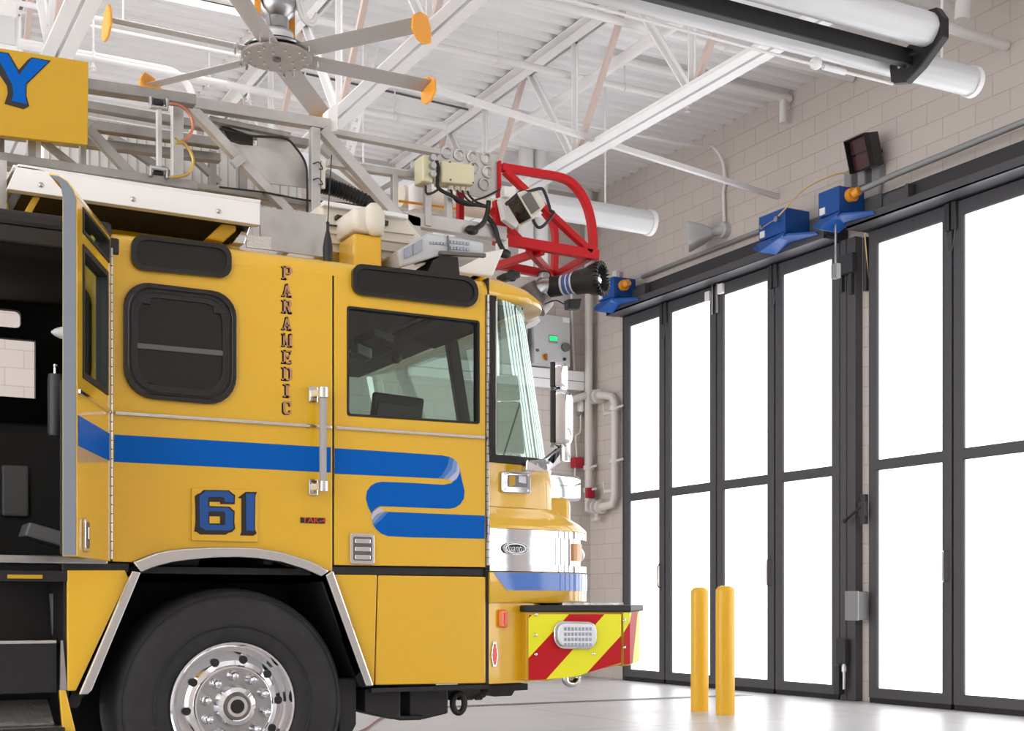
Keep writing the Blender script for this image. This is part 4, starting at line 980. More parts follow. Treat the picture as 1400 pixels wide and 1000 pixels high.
MB().prism(dq([(.02, 1.812), (WD-.015, 1.812), (WD-.015, 1.826), (.02, 1.826)], .01), nv*-.01).build('moulding', 'chrome', cd, smooth=0)
for i, w in enumerate(dw):
    g = MB().prism([p+nv*.004 for p in w], nv*-.062, [[p+nv*.004 for p in (dq([(.08, 1.91), (.475, 1.91), (.475, 2.385), (.08, 2.385)]) if i == 0 else dq([(.045, 2.468), (.485, 2.468), (.485, 2.542), (.045, 2.542)]))]]).build('window_gasket', 'rubber', cd, smooth=0)
    MB().sheet([p+nv*-.02 for p in w]).build('window_pane', 'windshield_glass', cd, smooth=0)
hd = MB().prism(rrect(dq([(.42, 1.20), (.50, 1.20), (.50, 1.335), (.42, 1.335)], .012), .02), nv*-.012).build('door_handle', 'chrome', cd, smooth=30, bevel=.003)
MB().prism(rrect(dq([(.435, 1.215), (.485, 1.215), (.485, 1.32), (.435, 1.32)], .013), .015), nv*-.003).build('handle_recess', 'alu_dark', hd, smooth=0)
MB().prism(dq([(.445, 1.25), (.475, 1.25), (.475, 1.30), (.445, 1.30)], .018), nv*-.006).build('paddle', 'chrome', hd, smooth=0, bevel=.003)

# ---- entry steps
sp_ = MB().box(.15, Xof(92), D+.36, D+.40, .05, ZDB-.06).box(Xof(88), Xof(95), D+.02, D+.40, .05, ZDB-.05).box(.15, Xof(92), D, D+.40, 1.09, 1.135).build('step_well', 'black', TR, smooth=0)
s1 = MB().box(.15, Xof(79), D+.03, D+.38, .80, .835).build('step', 'black', sp_, smooth=0, bevel=.004)
MB().box(.15, Xof(79), D+.02, D+.05, .62, .84).build('riser', 'interior', sp_, smooth=0, bevel=.004)
MB().box(.15, Xof(78), D+.015, D+.03, .828, .842).build('step_edge', 'tread', sp_, smooth=0, bevel=.003)
MB().prism([(.15, D+.14, .585), (Xof(72), D+.14, .585), (Xof(75), D+.02, .49), (.15, D+.02, .49)], (0, .012, -.01)).build('tread_plate', 'tread', sp_, smooth=0)
MB().box(.15, Xof(86), D-.05, D+.3, .455, .478).build('tread_plate', 'tread', sp_, smooth=0, bevel=.004)
MB().box(.15, Xof(86), D-.055, D-.045, .40, .478).build('riser', 'black', sp_, smooth=0, bevel=.004)
MB().prism(Sp([(81, 944), (90, 944), (104, 1002), (86, 1002)], .0), (0, .03, 0)).build('corner_flap', 'yellow', sp_, smooth=0, bevel=.004)
MB().prism(Sp([(83, 876), (86, 876), (92, 944), (82, 944)], .0), (0, .02, 0)).build('corner_trim', 'steel', sp_, smooth=0)
a = S(10, 786); b = S(58, 790)
MB().box(a.x, b.x, D-.004, D+.01, a.z-.016, a.z).build('marker_strip', 'sign_yellow', sp_, smooth=0)
MB().cyl(onY(73, 812, D+.3), onY(77, 868, D+.3), .02, 10).build('grab_post', 'grey_dark', sp_)

# ================================================================== NOSE
TAU = math.radians(10)                       # the nose draws in a little towards the front
def side_line(x0, Xf, r, yin, n):
    xs = Xf-r+r*math.sin(TAU); t = math.tan(TAU); base = XE+.012
    ys = D+yin+t*(xs-base); cy_ = ys+r*math.cos(TAU)
    return [(x0, D+yin+t*(x0-base))] + [(Xf-r+r*math.sin(a), cy_-r*math.cos(a)) for a in [TAU+(PI/2-TAU)*i/n for i in range(n+1)]]
NIN = Vector((-math.sin(TAU), math.cos(TAU), 0))      # inward normal of the tapered side
def T(x, y, off=0.0):
    q = ray(x, y); o_ = Vector((XE+.012, D, 0)); return CAM + q*((o_-CAM).dot(NIN)/q.dot(NIN)) - NIN*off
def Tp(pts, off=0.0): return [T(x, y, off) for x, y in pts]
def nring(z, Xf, r, yin=0.0, x0=None, n=10):
    x0 = XE+.012 if x0 is None else x0
    half = side_line(x0, Xf, r, yin, n)
    full = half + [(x, 2*YC0-y) for x, y in half[::-1]]
    return [Vector((x, y, z)) for x, y in full]
def nose(rings, name, m, parent=TR, **k): return MB().loft([nring(*q) for q in rings]).build(name, m, parent, smooth=k.get('smooth', 35), bevel=k.get('bevel', 0))
nose([(.600, 3.42, .22), (1.0, 3.42, .22)], 'apron', 'yellow')
nb = nose([(1.002, 3.795, .44, -.006), (1.012, 3.81, .45, -.012), (1.152, 3.81, .45, -.012), (1.158, 3.80, .44, -.006)], 'lower_band', 'yellow')
def wrap(z0, z1, Xf, r, yin, xa, name, m, parent, xa2=None, th=.002):
    """a skin following the nose from the side at X = xa round to the centre line"""
    n = 14
    def line(x0):
        h = side_line(x0, Xf, r, yin, n) + [(Xf, YC0), (Xf, 2*YC0-D-yin-r)]
        return h
    a, b = line(xa), line(xa2 if xa2 is not None else xa)
    vs = [Vector((x, y, z0)) for x, y in b] + [Vector((x, y, z1)) for x, y in a]; k = len(a)
    return MB().add(vs, [(i, i+1, k+i+1, k+i) for i in range(k-1)]).build(name, m, parent, smooth=40)
wrap(1.066, 1.155, 3.813, .45, -.0145, Xof(673), 'ribbon_stripe', 'blue_gloss', nb, Xof(693))
# chrome band with lips above and below a slightly recessed middle
cb = nose([(1.162, 3.81, .45, -.012), (1.195, 3.81, .45, -.012)], 'chrome_band', 'chrome')
nose([(1.195, 3.75, .40, -.010), (1.335, 3.75, .40, -.010)], 'band_middle', 'chrome', cb)
nose([(1.335, 3.81, .45, -.012), (1.372, 3.81, .45, -.012)], 'band_lip', 'chrome', cb)
for y in (6.30, 7.94):
    MB().ball((3.752, y, 1.266), .068, 20, (1, 1, .78)).build('headlight', 'light_clear', cb)
# oval script badge
c = T(702, 750.5, .016); W2, H2 = 22.5*pxm(c), 8.6*pxm(c)
TD = Vector((math.cos(TAU), math.sin(TAU), 0))
ov = lambda k, o, kz=1: [c + TD*(math.cos(a)*W2*k) - NIN*(o-.016) + Vector((0, 0, math.sin(a)*H2*k*kz)) for a in [2*PI*i/40 for i in range(40)]]
bo = MB().prism(ov(1, .020), NIN*.006).build('oval_badge', 'steel', cb, smooth=30)
MB().sheet(ov(.93, .0205), [ov(.84, .0205)]).sheet(ov(.70, .0205, .92)).build('badge_enamel', 'enamel', bo, smooth=0)
text_mesh('Quantum', c-NIN*.0056, .055, 'white', bo, 'badge_lettering', TD, shear=.3, sx=.8)
bl_ = [Vector((x, y, 0)) for x, y in side_line(XE+.012, 3.81, .45, -.012, 24)]
em = MB().loft([[bl_[k]+Vector((.006, -.006, z)) for k in (7, 8, 9)] + [bl_[k]-Vector((.02, -.02, -z)) for k in (9, 8, 7)] for z in (1.222, 1.313)]).build('side_marker', 'marker_cream', cb, smooth=0)
# shoulder
nose([(1.374, 3.81, .45, -.012), (1.392, 3.806, .45, -.010), (1.420, 3.755, .42, .0), (1.455, 3.64, .34, .004), (1.478, 3.55, .24, .006), (1.484, 3.50, .2, .006)], 'shoulder', 'yellow', smooth=60)
un = nose([(1.46, 3.50, .20, .006), (1.700, 3.485, .20, .006)], 'corner_post', 'yellow')
MB().box(3.05, 3.60, 6.04, 8.20, 1.40, 1.56).build('hood', 'yellow', TR, smooth=0, bevel=.04, seg=3)
for y0, s in ((6.12, 1), (2*YC0-6.12, -1)):
    rings = []
    for (x, dy, a, b) in ((3.2, 0, 1.545, 1.715), (3.66, .02, 1.548, 1.692), (3.725, .05, 1.556, 1.680), (3.735, .07, 1.57, 1.665)):
        rings.append(rrect([Vector((x, y0+s*dy, a)), Vector((x, y0+s*(.55-dy), a)), Vector((x, y0+s*(.55-dy), b)), Vector((x, y0+s*dy, b))], .02, 4))
    MB().loft(rings).build('headlamp_housing', 'chrome', TR, smooth=40)
# recessed chrome side light
f = Tp([(684.5, 645), (724, 646.5), (724, 675.5), (684.5, 673.5)], .012)
sl = MB().prism(rrect(f, .014), NIN*.02).build('side_light', 'chrome', un, smooth=30, bevel=.004)
MB().prism(Tp([(692, 650), (719, 651), (719, 667), (692, 666)], .0135), NIN*.002).build('lens', 'alu_dark', sl, smooth=0)
MB().prism(Tp([(694, 651), (702, 651.3), (702, 664), (694, 666)], .0145), NIN*.002).build('bulb_mirror', 'sign_yellow', sl, smooth=0)
MB().prism(Tp([(707, 651.5), (717, 652), (717, 662), (707, 660)], .0145), NIN*.002).build('lens_cell', 'light_clear', sl, smooth=0)
for x, y in ((689, 648.5), (719.5, 650), (689, 669.5), (719.5, 671.5)):
    MB().cyl(T(x, y, .015), T(x, y, .011), .007, 8).build('screw', 'steel', sl)
# amber and red side markers on the apron
m1 = MB().prism(rrect(Tp([(680.5, 834), (691, 834), (691, 858.5), (680.5, 858.5)], .02), .012), NIN*.02).build('amber_marker', 'amber', TR, smooth=30, bevel=.006)
MB().prism(Tp([(686, 838), (690, 838), (690, 855), (686, 855)], .024), NIN*.006).build('lens', 'reflector_red', m1, smooth=0, bevel=.002)
m2 = MB().prism(Tp([(670.5, 896), (673, 878), (677, 878), (680, 896), (677.5, 912), (673, 912)], .008), NIN*.008).build('reflector', 'chrome', TR, smooth=0, bevel=.002)
MB().prism(Tp([(672, 896), (674, 880.5), (676.3, 880.5), (678.6, 896), (676.6, 909.5), (673.8, 909.5)], .0105), NIN*.003).build('lens', 'reflector_red', m2, smooth=0)
# ---- bumper
X1b = S(848.5, 870).x; Xb0 = S(717.5, 870).x; Cb = .37
zt_, zb0, zb1 = S(719, 836).z-.0, S(719, 931).z, .672
def bp(x, z): return Vector((x, D-.015, z))
Xk = S(745, 931).x
bm_ = MB().prism([bp(Xb0, .612), bp(Xk, .607), bp(X1b, .68), bp(X1b, .955), bp(Xb0, .96)], (0, .06, 0))
bm_.prism([Vector((X1b, D-.015, .672)), Vector((X1b+.05, D-.005, .672)), Vector((X1b+Cb-.04, D+Cb-.05, .682)), Vector((X1b+Cb, D+Cb+.02, .684)), Vector((X1b+Cb, 2*YC0-D-Cb, .684)), Vector((X1b, 2*YC0-D, .672))], (0, 0, .283))
bump = bm_.build('bumper', 'sign_yellow', TR, smooth=0, bevel=.006)
mb = MB().prism([Vector((Xb0-.01, D-.022, .955)), Vector((X1b+.05, D-.022, .955)), Vector((X1b+Cb, D+Cb-.03, .958)), Vector((X1b+Cb+.01, D+Cb+.03, .958)), Vector((X1b+Cb+.01, 2*YC0-D-Cb, .958)), Vector((X1b, 2*YC0-D, .955)), Vector((Xb0-.01, 2*YC0-D, .955))], (0, 0, .035))
mb.build('bumper_cap', 'black', bump, smooth=0, bevel=.008)
tp = onY(762, 829.5, D+.1)
MB().box(tp.x, X1b+.05, D+.05, D+.5, .988, 1.003).build('tread_deck', 'tread', bump, smooth=0)
Bp = lambda pts, o=.0: [S(690+x*.14286, 820+y*.14286, .0165+o) for x, y in pts]
mb = MB()
mb.m(0).sheet(Bp([(212, 142), (1098, 142), (1098, 602), (770, 703), (690, 730), (560, 750), (380, 764), (212, 768)]))
mb.m(1).sheet(Bp([(600, 142), (938, 142), (380, 764), (212, 768), (212, 562)], .001)).sheet(Bp([(1098, 345), (1098, 602), (770, 703)], .001)).sheet(Bp([(216, 145), (245, 145), (216, 182)], .001))
# the corner facet
e0, e1, e2 = Vector((X1b+.004, D-.0165, 0)), Vector((X1b+.05, D-.0075, 0)), Vector((X1b+Cb-.04, D+Cb-.053, 0))
e3 = Vector((X1b+Cb+.0015, D+Cb+.02, 0))
out = Vector((.707, -.707, 0))*.0015
Zv = lambda v, z, k=1: v + out*k + Vector((0, 0, z))
zl, zh = .682, .952
mb.m(0).sheet([Zv(e0, zl), Zv(e1, zl), Zv(e1, zh), Zv(e0, zh)]); mb.sheet([Zv(e1, zl+.002), Zv(e2, zl+.006), Zv(e2, zh), Zv(e1, zh)]); mb.sheet([Zv(e2, zl+.006), Zv(e3, zl+.006), Zv(e3, zh), Zv(e2, zh)])
m5 = lambda a, b, t: a.lerp(b, t)
mb.m(1).sheet([Zv(e0, zl, 2), Zv(e1, zl, 2), Zv(e1, .90, 2), Zv(e0, .845, 2)]); mb.sheet([Zv(e1, zl+.002, 2), Zv(m5(e1, e2, .25), zl+.003, 2), Zv(m5(e1, e2, .75), zh, 2), Zv(m5(e1, e2, .2), zh, 2), Zv(e1, .90, 2)])
mb.build('chevron_sheeting', ['chevron_yellow', 'chevron_red'], bump, smooth=0)
wl = rrect(Bp([(448, 205), (858, 215), (858, 480), (450, 470)], .012), [.05, .05, .06, .06], 8)
wn = MB().prism(wl, (0, .014, 0)).build('warning_light', 'chrome', bump, smooth=30, bevel=.004)
MB().prism(inset(wl, .012, (0, -.022, 0)), (0, .024, 0)).build('lens', 'light_clear', wn, smooth=30, bevel=.010, seg=3)
mb = MB()
for j in range(4):
    for i in range(8): q = Bp([(520+i*34, 265+j*50), (545+i*34, 266+j*50), (545+i*34, 298+j*50), (520+i*34, 297+j*50)], .0345); mb.prism(q, (0, .003, 0))
mb.build('lens_cells', 'light_cell', wn, smooth=0)
for x, y in ((280, 145), (275, 340), (278, 525), (830, 520), (1122, 198), (1124, 458)):
    q = Bp([(x, y)], .006)[0]; MB().ball(q, .009, 8, (1, .7, 1)).build('bolt', 'chrome', bump)
# ---- windscreen
WB, WT = (1.735, 3.49, .30, .012), (2.530, 3.335, .29, .012)
nose([(1.700, 3.495, .26, .0), (1.742, 3.505, .30, .002)], 'cowl', 'black', bevel=.006)
def wr(t, x0): 
    q = [WB[i]+(WT[i]-WB[i])*t for i in range(4)]
    return nring(q[0], q[1], q[2], q[3], x0, 12)
mb = MB(); rr = [wr(t, Xof(679)) for t in (0, .33, .66, 1)]
mb.loft(rr, False)
ws = mb.build('windscreen', 'windshield_glass', TR, smooth=60, recalc=False)
MB().box(XE+.012, Xof(680), D+.0, D+.05, 1.70, 2.53).box(XE+.012, Xof(680), YF-.05, YF, 1.70, 2.53).build('window_post', 'gloss_black', ws, smooth=0, bevel=.006)
MB().bar((3.455, 6.94, 1.735), (3.315, 6.94, 2.53), .07, .05, (0, 1, 0)).build('centre_post', 'black', ws, smooth=0, bevel=.008)
MB().cyl((Xof(677.5), D-.006, 1.74), (Xof(677.5), D-.006, 2.5), .006, 8).build('antenna_rod', 'steel', ws)
for y in (6.5, 7.7):
    MB().bar((3.485, y+.15, 1.77), (3.43, y-.2, 2.1), .007, .008).build('wiper', 'black', ws, smooth=0)
cap = nose([(2.515, 3.40, .29, .02), (2.525, 3.46, .31, .002), (2.555, 3.465, .31, .0), (2.60, 3.40, .30, .02), (2.632, 3.27, .26, .06), (2.64, 3.14, .2, .1)], 'roof_visor', 'yellow', smooth=60)
MB().box(XE+.004, XE+.013, D-.001, D+.12, 2.50, 2.612).build('visor_seam', 'black', cap, smooth=0)
# dash, header lining, computer, switch pack, sun visors
MB().prism([(2.98, D+.26, 1.16), (3.34, D+.26, 1.16), (3.34, D+.26, 1.68), (3.10, D+.26, 1.72), (2.98, D+.26, 1.62)], (0, YF-D-.52, 0)).build('dashboard', 'interior', TR, smooth=0, bevel=.03)
MB().box(2.95, 3.28, D+.12, YF-.12, 2.495, 2.53).build('header_panel', 'dark_liner', TR, smooth=0, bevel=.03)
MB().box(2.0, 2.94, D+.14, YF-.14, 2.535, 2.57).build('headliner', 'dark_liner', TR, smooth=0)
cc = onY(541, 575, 6.85); k = pxm(cc)
cp = MB().obox(cc+Vector((0, 0, .0)), (38*k, .0, -.008), (.004, .02, .004), (.01, -.02, 34*k)).build('dash_computer', 'black', TR, smooth=0, bevel=.015)
MB().obox(cc+Vector((0, -.026, -.02)), (32*k, 0, -.008), (0, .004, 0), (.01, -.02, 24*k)).build('screen', 'grey_dark', cp, smooth=0)
MB().cyl(cc-Vector((0, 0, .1)), Vector((cc.x+.2, cc.y+.1, 1.6)), .03, 10).build('stand', 'black', cp)
cc = onY(512, 470, 6.5); k = pxm(cc)
sw = MB().obox(cc, (18*k, 0, -.02), (0, .12, 0), (.0, 0, 8*k)).build('overhead_console', 'black', TR, smooth=0, bevel=.01)
MB().obox(cc+Vector((.0, -.125, .02)), (14*k, 0, -.015), (0, .006, 0), (0, 0, 5*k)).build('console_face', 'grey_dark', sw, smooth=0)
cc = onY(494, 482, 6.4); MB().obox(cc, (10*k, 0, -.012), (0, .05, 0), (0, 0, 7*k)).build('map_light', 'light_cell', sw, smooth=0, bevel=.006)
sv = MB().obox((3.10, 6.6, 2.49), (.10, 0, -.03), (0, .30, 0), (.004, 0, .010)).build('sun_visor', 'dark_liner', TR, smooth=0, bevel=.005)
MB().ball((3.15, 7.35, 2.47), .035, 12).build('dome_camera', 'black', TR)
# ---- mirror
YM = 5.74
arm = MB().prism([T(704, 631, .05), T(728, 631, .06), onY(767, 607, YM), onY(773, 626, YM), T(731, 649, .06), T(703, 647, .05)], (0, -.06, 0)).build('mirror_arm', 'chrome', TR, smooth=0, bevel=.010, seg=3)
c = onY(773, 615, YM); k = pxm(c)
MB().cyl(onY(772.5, 631, YM-.02), onY(772.5, 604, YM-.02), 7.2*k, 16).build('arm_joint', 'chrome', arm)
MX, MY = Vector((.866, -.5, 0)), Vector((.5, .866, 0))      # depth and width axes of the mirror heads
def mirror_box(y0, y1, xs, name):
    a_ = onY(xs[0], (y0+y1)/2, YM); k2 = pxm(a_); dp_ = (xs[1]-xs[0])*k2
    hz = (y1-y0)/2*k2; c0 = Vector(a_)
    rings = []
    for t, w, h in ((0, .10, .97), (.10, .115, 1.0), (.42, .115, 1.0), (.72, .10, .95), (.92, .075, .84), (1, .05, .70)):
        q = c0 + MX*(dp_*t)
        rings.append(rrect([q + MY*a*w + Vector((0, 0, b*hz*h)) for a, b in ((-1, -1), (1, -1), (1, 1), (-1, 1))], .025, 4))
    o = MB().loft(rings).build(name, 'chrome', TR, smooth=50)
    MB().obox(c0-MX*.008, MX*.012, MY*.108, Vector((0, 0, hz*.94))).build('mirror_glass', 'gloss_black', o, smooth=0, bevel=.004)
    return o
mirror_box(499, 534.5, (757.5, 776), 'spot_mirror')
mirror_box(536, 611, (757.5, 783), 'side_mirror')
# ================================================================== ON THE CAB ROOF
RT = 2.612
# white canopy tray over the crew doors
cy0 = D+.10
a, b = onY(13, 222, cy0), onY(356, 308, cy0); t1 = onY(356, 275, cy0).z; z0 = onY(15, 263, cy0).z
cn = MB().prism([Vector((.775, cy0, z0+.012)), Vector((b.x, cy0, b.z+.0)), Vector((b.x, cy0, t1)), Vector((.82, cy0, a.z))], (0, .05, 0)).box(.80, b.x, cy0, 6.75, t1-.012, t1).build('roof_canopy', 'white_paint', TR, smooth=0, bevel=.018, seg=3)
MB().box(.84, b.x-.03, cy0+.05, 6.7, b.z+.004, t1-.014).build('canopy_lining', 'interior', cn, smooth=0)  # near-black box standing in for the shade between canopy and roof
for x, y in ((56, 253), (182, 272.5), (299, 289)):
    q = onY(x, y, cy0); MB().ball(q, .012, 10, (1, .6, 1)).build('bolt', 'steel', cn)
MB().prism(Yp([(31, 294), (47, 265), (58, 265), (42, 294)], cy0+.06), (0, .05, 0)).build('canopy_bracket', 'sign_yellow', cn, smooth=0, bevel=.006)
MB().prism(Yp([(282, 326), (304, 305), (322, 305), (324, 315), (306, 331)], cy0+.08), (0, .08, 0)).build('canopy_bracket', 'sign_yellow', cn, smooth=0, bevel=.01)
MB().prism(Yp([(318, 332), (336, 306), (343, 308), (334, 334)], cy0+.1), (0, .06, 0)).build('canopy_stay', 'chrome', cn, smooth=0, bevel=.004)
mb = MB(); plate(mb, [(337, 321), (371, 325), (371, 342), (337, 338)], D+.11, .01); mb.build('tread_kick', 'tread', TR, smooth=0)
mb = MB(); plate(mb, [(356, 283), (446, 294), (446, 352), (356, 340)], D+.22, .012); mb.build('side_shield', 'alu', TR, smooth=0)
# whip antenna
q = onY(448, 351, D+.12); k = pxm(q)
an = MB().lathe([(6.5*k, -.03), (6.8*k, 12*k), (5*k, 24*k), (2.2*k, 36*k), (1.8*k, 44*k), (2.6*k, 46*k), (.5*k, 49*k)], q, (0, 0, 1), 16).build('antenna_base', 'black', TR)
MB().cyl(q+Vector((0, 0, 46*k)), q+Vector((.02, 0, 140*k)), .0028, 6).build('whip', 'black', an)
# capped vent column
yv = D+.30
q = onY(494, 358, yv); k = pxm(q); w = 20.5*k
top = onY(494, 327, yv).z
vc = MB().prism([Vector((q.x-w, yv-.09, 2.56)), Vector((q.x+w, yv-.09, 2.56)), Vector((q.x+w, yv+.12, 2.56)), Vector((q.x-w, yv+.12, 2.56))], (0, 0, top-2.56)).build('vent_column', 'yellow', TR, smooth=0, bevel=.012)
rings = []
for (dz, s_, oy) in ((0, 1.0, 0), (.01, 1.12, 0), (.07, 1.18, 0), (.10, 1.15, 0)):
    rings.append(rrect([Vector((q.x-w*s_, yv-.10*s_, top+.01+dz)), Vector((q.x+w*s_, yv-.10*s_, top+.01+dz-.008)), Vector((q.x+w*s_, yv+.13*s_, top+.01+dz-.008)), Vector((q.x-w*s_, yv+.13*s_, top+.01+dz))], .03, 4))
rings.append(rrect([Vector((q.x-w*.6, yv-.05, top+.135)), Vector((q.x+w*.95, yv-.05, top+.165)), Vector((q.x+w*.95, yv+.08, top+.165)), Vector((q.x-w*.6, yv+.08, top+.135))], .02, 4))
vcap = MB().loft(rings).build('vent_cap', 'cream', vc, smooth=60)
MB().ball((q.x+w*.35, yv-.10, top+.075), .075, 18, (.75, .6, 1.1)).build('cap_cowl', 'cream', vcap)
# cradle with long ribs (lower boom housing)
yb = 6.30
bx = [(440, 277), (468, 281), (556, 300), (578, 326), (560, 362), (440, 346)]
mb = MB(); plate(mb, bx, yb, .5)
cr = mb.build('boom_housing', 'cream', TR, smooth=0, bevel=.01)
mb = MB()
for y0, y1 in ((306, 313), (318, 326), (331, 340), (343, 352)): strip(mb, 446, y0, 566, y1+8, yb-.004, 2.2, .02)
mb.build('housing_ribs', 'cream', cr, smooth=0, bevel=.003)
mb = MB(); strip(mb, 440, 279, 556, 298, yb-.012, 7, .05); mb.build('housing_cap', 'white_paint', cr, smooth=0, bevel=.006)
mb = MB(); strip(mb, 459, 297, 470, 300, yb-.03, 5, .04); strip(mb, 523, 304, 530, 306, yb-.01, 6, .02); mb.build('housing_handle', 'black', cr, smooth=0)
mb = MB(); strip(mb, 442, 307, 476, 311, yb-.02, 1.6, .012); mb.build('housing_rod', 'black', cr, smooth=0)
# roof light bar
yl = 6.02
def lb(x, y, Y=yl): return onY(x, y, Y)
lbm = MB().prism([lb(543, 343), lb(586, 318), lb(662, 331), lb(663, 350), lb(600, 350), lb(548, 366)], (0, .26, 0)).build('light_bar', 'bar_clear', TR, smooth=0, bevel=.012)
mb = MB()
for x0, x1 in ((553, 564), (565, 577)): mb.prism([lb(x0, 340-(x0-553)*.55, yl-.006), lb(x1, 340-(x1-553)*.55, yl-.006), lb(x1, 354-(x1-553)*.45, yl-.006), lb(x0, 354-(x0-553)*.45, yl-.006)], (0, .01, 0))
mb.build('light_cells', 'light_cell', lbm, smooth=0); mb = MB()
for i in range(5): x = 588+i*4.6; mb.prism([lb(x, 330.3+i*.3, yl-.006), lb(x+3.6, 330.6+i*.3, yl-.006), lb(x+3.6, 334+i*.3, yl-.006), lb(x, 333.6+i*.3, yl-.006)], (0, .01, 0))
mb.build('light_cells', 'light_cell', lbm, smooth=0); mb = MB()
for j in range(2):
    for i in range(6): x = 616+i*4.4; y = 328.5+j*8+i*.45; mb.prism([lb(x, y, yl-.006), lb(x+3.6, y+.4, yl-.006), lb(x+3.6, y+4.6, yl-.006), lb(x, y+4.2, yl-.006)], (0, .01, 0))
mb.build('light_cells', 'light_cell', lbm, smooth=0)
mb = MB(); strip(mb, 600, 346, 663, 350, yl-.008, 5, .03); strip(mb, 612, 322, 614, 346, yl-.008, 2.0, .012); mb.build('bar_frame', 'alu_dark', lbm, smooth=0, bevel=.003)
MB().prism([lb(583, 376), lb(592, 356), lb(606, 350), lb(626, 352), lb(629, 380)], (0, .2, 0)).build('bar_mount', 'black', lbm, smooth=0)
# white tapered cradle at the front of the roof
mb = MB(); plate(mb, [(626, 352), (690, 340), (674, 378), (628, 373)], 6.55, .5); mb.build('ladder_rest', 'white_paint', TR, smooth=0, bevel=.01)
mb = MB(); strip(mb, 684, 381, 706, 377, 6.6, 10, .1); mb.ball(onY(700, 377, 6.6), .035, 12); mb.build('roof_camera', 'black', TR, bevel=.01)
# white warning siren under the visor tip
q = onY(724, 434, 7.0); MB().cyl(q+Vector((-.03, 0, .04)), q+Vector((-.0, -.03, -.05)), .055, 18).build('work_light', 'white_paint', TR, bevel=.004)

# ================================================================== THE LADDER
LD = thing('ladder_group', None, None, (1.74, 6.55, 3.0)) if False else None
def part_strip(name, m, x0, y0, x1, y1, Y, w, th=.05, parent=None, bevel=.004):
    mb = MB(); strip(mb, x0, y0, x1, y1, Y, w, th); return mb.build(name, m, parent, smooth=0, bevel=bevel)
L1, L2, L3, LF = 6.45, 6.58, 6.75, 7.72
# base section, near truss
base = part_strip('ladder_base', 'alu_dull', -60, 92, 266, 139, L1, 15, .07, TR)
part_strip('lower_rail', 'alu_dull', -60, 208, 268, 256, L1, 12, .07, base)
for x, y0, y1, w, m in ((43, 190, 222, 12, 'alu_dull'), (51, 191, 224, 8, 'alu'), (113, 198, 230, 8, 'alu_dull'), (-2, 190, 215, 14, 'alu_dark')):
    part_strip('lattice_post', m, x, y0, x, y1, L1+.02, w, .04, base)
for x0, y0, x1, y1, w in ((58, 193, 104, 230, 9), (120, 176, 184, 244, 13)):
    part_strip('lattice_brace', 'alu_dull', x0, y0, x1, y1, L1+.03, w, .04, base)
# second section
mid = part_strip('ladder_section', 'alu', 264, 142.5, 450, 172, L2, 15, .06, TR)
part_strip('post', 'alu', 242, 141, 242, 250, L2, 15, .05, mid)
part_strip('post', 'alu', 430, 176, 430, 292, L2-.02, 13, .05, mid)
part_strip('brace', 'alu', 258, 145, 396, 292, L2, 13, .05, mid)
part_strip('brace', 'alu', 440, 178, 572, 330, L2-.01, 15, .05, mid)
part_strip('inner_rail', 'alu_dull', 285, 163, 396, 186, L2+.03, 7, .04, mid)
part_strip('lower_rail', 'alu_dull', 262, 254, 440, 283, L2+.04, 8, .04, mid)
MB().prism(Yp([(448, 150), (462, 138), (462, 178), (448, 182)], L2), (0, .08, 0)).build('rail_end', 'white', mid, smooth=0, bevel=.004)
mb = MB()
plate(mb, [(352, 183.5), (394, 190), (408, 203), (418, 226), (419, 257), (364, 250), (334, 225), (316, 205), (318, 197), (352, 200)], L2+.06, .012)
mb.build('gusset_plate', 'alu', mid, smooth=0)
mb = MB(); strip(mb, 318, 226, 334, 214, L2-.05, 12, .03); mb.build('stop_block', 'alu', mid, smooth=0, bevel=.004)
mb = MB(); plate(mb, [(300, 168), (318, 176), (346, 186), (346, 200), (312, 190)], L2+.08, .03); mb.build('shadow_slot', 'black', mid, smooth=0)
# roller links
for y0, y1, kk in ((133, 148, 1), (229, 243, 0)):
    c0, c1, c2, c3 = (206, y0), (228, y0+3), (228, y1+1), (206, y1-2)
    P = Yp([c0, c1, c2, c3], L1-.05)
    MB().tube([P[0], P[3], P[2], P[1]] if kk else [P[3], P[0], P[1], P[2]], .012, 8).build('roller_bracket', 'steel', base)
    m_ = Yp([(210, y0+3), (224, y0+5), (224, y1-3), (210, y1-5)], L1-.04)
    MB().prism(m_, (0, .05, 0)).build('roller', 'black', base, smooth=0, bevel=.006)
part_strip('tie_bar', 'alu', 217, 147, 217.5, 231, L1-.04, 7, .03, base)
# copper and gold hoses
cable([(232, 142), (247, 145), (259, 156), (264, 172), (258, 187), (246, 195)], L1-.08, 2.3, 10).build('hydraulic_hose', 'hose_copper', base)
cable([(246, 192), (257, 202), (264, 217), (262, 231), (252, 240), (232, 243)], L1-.08, 2.3, 10).build('hydraulic_hose', 'hose_gold', base)
cable([(239, 188), (246, 194), (250, 196), (241, 196), (241, 198)], L1-.09, 1.6, 8).build('hose_clip', 'hose_gold', base)
# cables along the gusset plate and post
cable([(300, 176), (345, 186), (388, 189), (405, 203), (418, 225), (420, 255), (420, 290)], L2-.02, 1.7, 8).build('power_cable', 'black', mid)
cable([(300, 256), (360, 263), (420, 274), (470, 278), (500, 284)], L2-.03, 1.3, 6).build('power_cable', 'black', mid)
cable([(428, 224), (436, 222), (441, 231), (436, 231)], L2-.06, .8, 6).build('cable_tie', 'black', mid)
cable([(428, 246), (436, 244), (441, 252), (436, 252)], L2-.06, .8, 6).build('cable_tie', 'black', mid)
mb = MB(); strip(mb, 441, 221, 441, 258, L2-.02, 6, .02); mb.build('cable_bracket', 'cream', mid, smooth=0)
